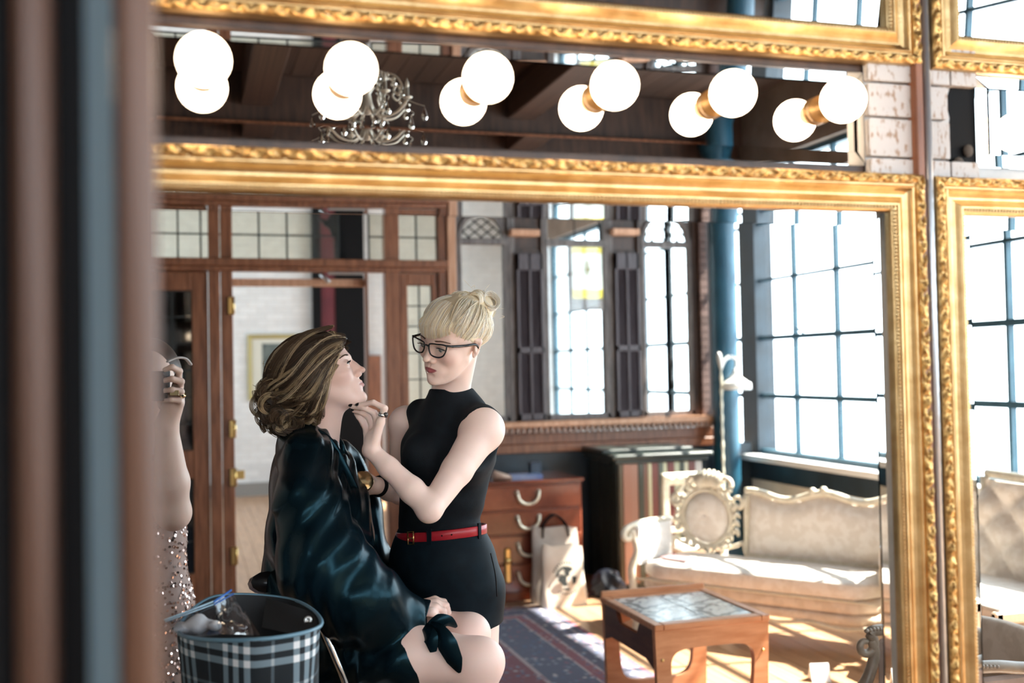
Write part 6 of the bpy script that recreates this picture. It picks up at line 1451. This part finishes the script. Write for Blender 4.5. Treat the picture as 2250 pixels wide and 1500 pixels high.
q = MB(); inn = [[cen_+(p-cen_)*0.975+V(0, 0, 0.002) for p in rim], [cen_+(p-cen_)*0.84-V(0, 0, 0.10) for p in rim]]; q.rings(inn, True, False, True); q.add(inn[1], [tuple(range(n))]); q.build('lining', mat('black_lining', (0.006, 0.007, 0.009), 0.7), pb_)
q = MB(); q.tube([p+V(0, 0, 0.001) for p in rim], 0.0042, 6, loop=True); q.build('trim_binding', mat('blue_grey_binding', (0.13, 0.25, 0.33), 0.4), pb_)
fl_ = MB(); fp = [J(585, 1312, 2.36), J(690, 1345, 2.26), J(700, 1378, 2.12), J(640, 1392, 2.16), J(575, 1378, 2.26)]; fl_.add([np.mean(fp, 0)+V(0, 0, 0.01)]+fp, [(0, 1+i, 1+(i+1) % 5) for i in range(5)], True); fl_.build('inner_flap', MATS['black_lining'], pb_)
MB().lathe([(0.0085, 0), (0.0085, 0.002), (0.003, 0.003), (0.003, 0.0015)], J(677, 1362, 2.17), -CF+0.3*UPZ, 20).build('snap_button', mat('silver_snap', (0.70, 0.70, 0.68), 0.3, 0.8), pb_)
M_poly = glass_thin('clear_polythene', (0.94, 0.97, 1.0), 0.16)
def zipbag(label, corners, nx=10, ny=8, crinkle=0.006, seed=0):
    t = thing('zip_bag', label, 'plastic bag', np.mean(corners, 0)); rg = np.random.default_rng(seed); a, b_, c, d = [np.asarray(p, float) for p in corners]; nrm = np.cross(b_-a, d-a); nrm /= np.linalg.norm(nrm)
    for s_ in (1, -1):
        P = []
        for i in range(nx):
            row = []
            for j in range(ny):
                u, v = i/(nx-1), j/(ny-1); p = (a*(1-u)+b_*u)*(1-v)+(d*(1-u)+c*u)*v; k_ = math.sin(math.pi*u)*math.sin(math.pi*min(1, v*1.0)); row.append(p+nrm*s_*(0.012*k_+0.001)+nrm*crinkle*rg.normal()*k_)
            P.append(row)
        MB().grid(P).build('film', M_poly, t)
    q = MB(); q.tube([d, (d+c)/2, c], 0.0022, 6); q.tube([d+(a-d)*0.08, c+(b_-c)*0.08], 0.0016, 6); q.build('zip_strip', mat('zip_blue', (0.03, 0.16, 0.55), 0.3) if seed else mat('zip_pale', (0.45, 0.62, 0.72), 0.3), t)
    return t
zb1 = zipbag('clear zip bag holding white cotton wool lying in the plaid bag', [J(395, 1400, 2.06), J(500, 1392, 2.10), J(478, 1318, 2.24), J(362, 1362, 2.14)], seed=0)
zb2 = zipbag('clear zip bag with a blue zip sticking up out of the plaid bag', [J(482, 1392, 2.06), J(572, 1396, 2.10), J(508, 1296, 2.16), J(470, 1322, 2.10)], seed=2)
def fluff(c, r, seed):
    rg = np.random.default_rng(seed); F_ = Field()
    for _ in range(9): F_.ell(c+rg.normal(0, 1, 3)*V(0.45, 0.35, 0.15)*r, np.abs(V(0.5, 0.5, 0.35)*r*(1+0.2*rg.normal(0, 1, 3))), None, 0.008)
    return F_.mesh(0.003)
ct_ = fmesh('cotton_wool', [fluff(J(440, 1372, 2.15), 0.030, 3)], mat('cotton', (0.80, 0.74, 0.72), 0.95), None); tag(ct_, 'soft white cotton wool inside the pale zip bag', 'cotton wool')
q = MB(); q.tube([J(505, 1372, 2.10), J(540, 1384, 2.09)], 0.009, 10); tag(q.build('lipstick', mat('dark_lipstick_tube', (0.05, 0.03, 0.03), 0.2)), 'small dark tube inside the blue zip bag', 'cosmetics')
sd_ = thing('side_table', 'dark side table that carries the plaid bag', 'table', (0.10, 2.17, 0))
MB().cbox(-0.15, 0.36, 1.93, 2.45, 0.70, base_z, 0.006).build('top', M_darkwood, sd_)
for a_ in (-0.12, 0.30):
    for b__ in (1.96, 2.39): MB().cbox(a_, a_+0.035, b__, b__+0.035, 0, 0.70, 0.004).build('leg', M_darkwood, sd_)

# ------------------------------------------------------------------ the photographer at the mirror's edge
pw3 = thing('person', 'photographer in a sequined dress with a raised bare arm at the mirror edge', 'person', (-0.12, 3.25, 0))
ZP = 3.05; FP = Field()
el3, wr3 = J(380, 1125, ZP-0.02), J(366, 935, ZP-0.10)
FP.chain([el3, el3+(wr3-el3)*0.35, wr3], [0.046, 0.050, 0.030], 0.015); FP.ell(J(385, 1128, ZP), (0.040, 0.042, 0.045), None, 0.02); FP.chain([el3, J(300, 1010, ZP+0.12)], [0.046, 0.055], 0.02)
kn3 = [J(392, 870, ZP-0.13), J(394, 888, ZP-0.12), J(392, 905, ZP-0.11), J(388, 920, ZP-0.10)]
fi3 = [[J(390, 832, ZP-0.12), J(394, 815, ZP-0.14), J(378, 806, ZP-0.16), J(362, 812, ZP-0.16)], [J(394, 850, ZP-0.12), J(398, 838, ZP-0.145), J(378, 832, ZP-0.165), J(360, 836, ZP-0.16)], [J(396, 868, ZP-0.12), J(398, 860, ZP-0.145), J(378, 856, ZP-0.165), J(360, 858, ZP-0.16)], [J(395, 886, ZP-0.12), J(395, 880, ZP-0.145), J(376, 878, ZP-0.16), J(360, 880, ZP-0.155)], [J(372, 912, ZP-0.09), J(355, 890, ZP-0.08), J(350, 870, ZP-0.09)]]
hand(FP, wr3, None, fi3, 0.0105); FP.chain([wr3, J(382, 880, ZP-0.11)], [0.030, 0.026], 0.015)
FP.ell(J(330, 845, ZP+0.06), (0.078, 0.095, 0.115), None, 0.02); FP.rc(J(325, 900, ZP+0.10), J(318, 985, ZP+0.12), 0.052, 0.06, 0.03); FP.rc(J(318, 1000, ZP+0.14), J(250, 1010, ZP+0.14), 0.07, 0.055, 0.03); FP.rc(J(318, 1000, ZP+0.14), J(318, 1250, ZP+0.14), 0.085, 0.10, 0.03)
FP.chain([J(190, 1010, ZP+0.14), J(170, 1160, ZP), J(300, 900, ZP-0.10)], [0.05, 0.042, 0.03], 0.02)
for dx in (-28, 28): FP.chain([J(318+dx, 1400, ZP+0.14), V(*J(318+dx, 1700, ZP+0.14)[:2], 0.42), V(*J(318+dx, 1700, ZP+0.14)[:2], 0.05)], [0.07, 0.05, 0.035], 0.02); FP.rc(V(*J(318+dx, 1700, ZP+0.14)[:2], 0.035), V(*J(318+dx, 1700, ZP+0.02)[:2], 0.025), 0.035, 0.025, 0.02)
fmesh('body', [FP.mesh(0.004)], M_skin, pw3, skin_col((0.70, 0.52, 0.44)))
FD = Field(); FD.chain([J(318, 1030, ZP+0.13), J(320, 1180, ZP+0.12), J(322, 1330, ZP+0.12), J(322, 1520, ZP+0.13)], [0.092, 0.088, 0.105, 0.125], 0.03, st=1.25, ax=CRh)
vs, fs = FD.mesh(0.006); drs = fmesh('dress', [(vs, fs)], mat('nude_dress', (0.34, 0.24, 0.21), 0.6), pw3)
vn = np.zeros_like(vs)
nrm = np.cross(vs[fs[:, 1]]-vs[fs[:, 0]], vs[fs[:, 2]]-vs[fs[:, 0]]); nrm /= np.linalg.norm(nrm, axis=1)[:, None]+1e-9; cf = vs[fs].mean(1)
rg = np.random.default_rng(2); sel = rg.choice(len(cf), min(len(cf), 4200), replace=False); q = MB()
for i in sel:
    n_ = nrm[i]+0.25*rg.normal(0, 1, 3); n_ /= np.linalg.norm(n_); a_ = np.cross(n_, UPZ+0.01*CRh); a_ /= np.linalg.norm(a_); b_ = np.cross(n_, a_); c_ = cf[i]+nrm[i]*0.002; r_ = 0.0042
    q.add([c_+r_*(math.cos(t)*a_+math.sin(t)*b_) for t in np.arange(6)/6*2*math.pi], [(0, 1, 2, 3, 4, 5)])
q.build('sequins', mat('rose_sequin', (0.62, 0.46, 0.42), 0.18, 0.9), drs, 'stuff')
FH = Field(); FH.ell(J(330, 835, ZP+0.085), (0.092, 0.105, 0.125), None, 0.02); FH.rc(J(330, 880, ZP+0.16), J(325, 1010, ZP+0.19), 0.07, 0.05, 0.03); FH.half(J(330, 850, ZP+0.05), -CFh*0.9-UPZ*0.35, 0.01)
fmesh('hair', [FH.mesh(0.005)], mat('dark_hair', (0.05, 0.03, 0.02), 0.45), pw3)
ringtube(fi3[2][0]*0.5+fi3[2][1]*0.5+CRh*0.001, CRh*0.6+UPZ*0.5, 0.0120, 0.0035, MATS['gold_metal'], 'ring', pw3, 2.0)
q = MB(); q.cbox(-0.012, 0.012, -0.003, 0.003, -0.007, 0.007, 0.001); qv = np.concatenate(q.v); cR = J(383, 863, ZP-0.165); q.v = [cR+qv[:, :1]*CRh*1.0+qv[:, 2:]*UPZ+qv[:, 1:2]*CFh]; q.build('ring_plate', MATS['gold_metal'], pw3)
cmr = thing('camera', 'black camera held up by the photographer', 'camera', J(322, 845, ZP-0.14))
def CFm(x_, y_, d_): return J(x_, y_, ZP-0.14)+CFh*d_
q = MB(); q.hexa([CFm(278, 880, -0.03), CFm(366, 880, -0.03), CFm(366, 880, 0.03), CFm(278, 880, 0.03), CFm(278, 815, -0.03), CFm(366, 815, -0.03), CFm(366, 815, 0.03), CFm(278, 815, 0.03)]); q.build('camera_body', M_black, cmr)
MB().lathe([(0.034, 0.0), (0.036, 0.05), (0.038, 0.085), (0.033, 0.086), (0.030, 0.07)], CFm(315, 848, -0.02), -CFh, 24).build('camera_lens', M_black, cmr)
q = MB(); q.tube(crom([J(366, 795, ZP-0.12), J(388, 786, ZP-0.10), J(408, 788, ZP-0.08), J(420, 802, ZP-0.06)], 6), [0.004]+[0.007]*17+[0.003], 8, flat=0.5); q.build('glint_tube', mat('pale_glint', (0.55, 0.53, 0.52), 0.5), cmr)  # pale curved tube stands in for a light reflection, not a strap
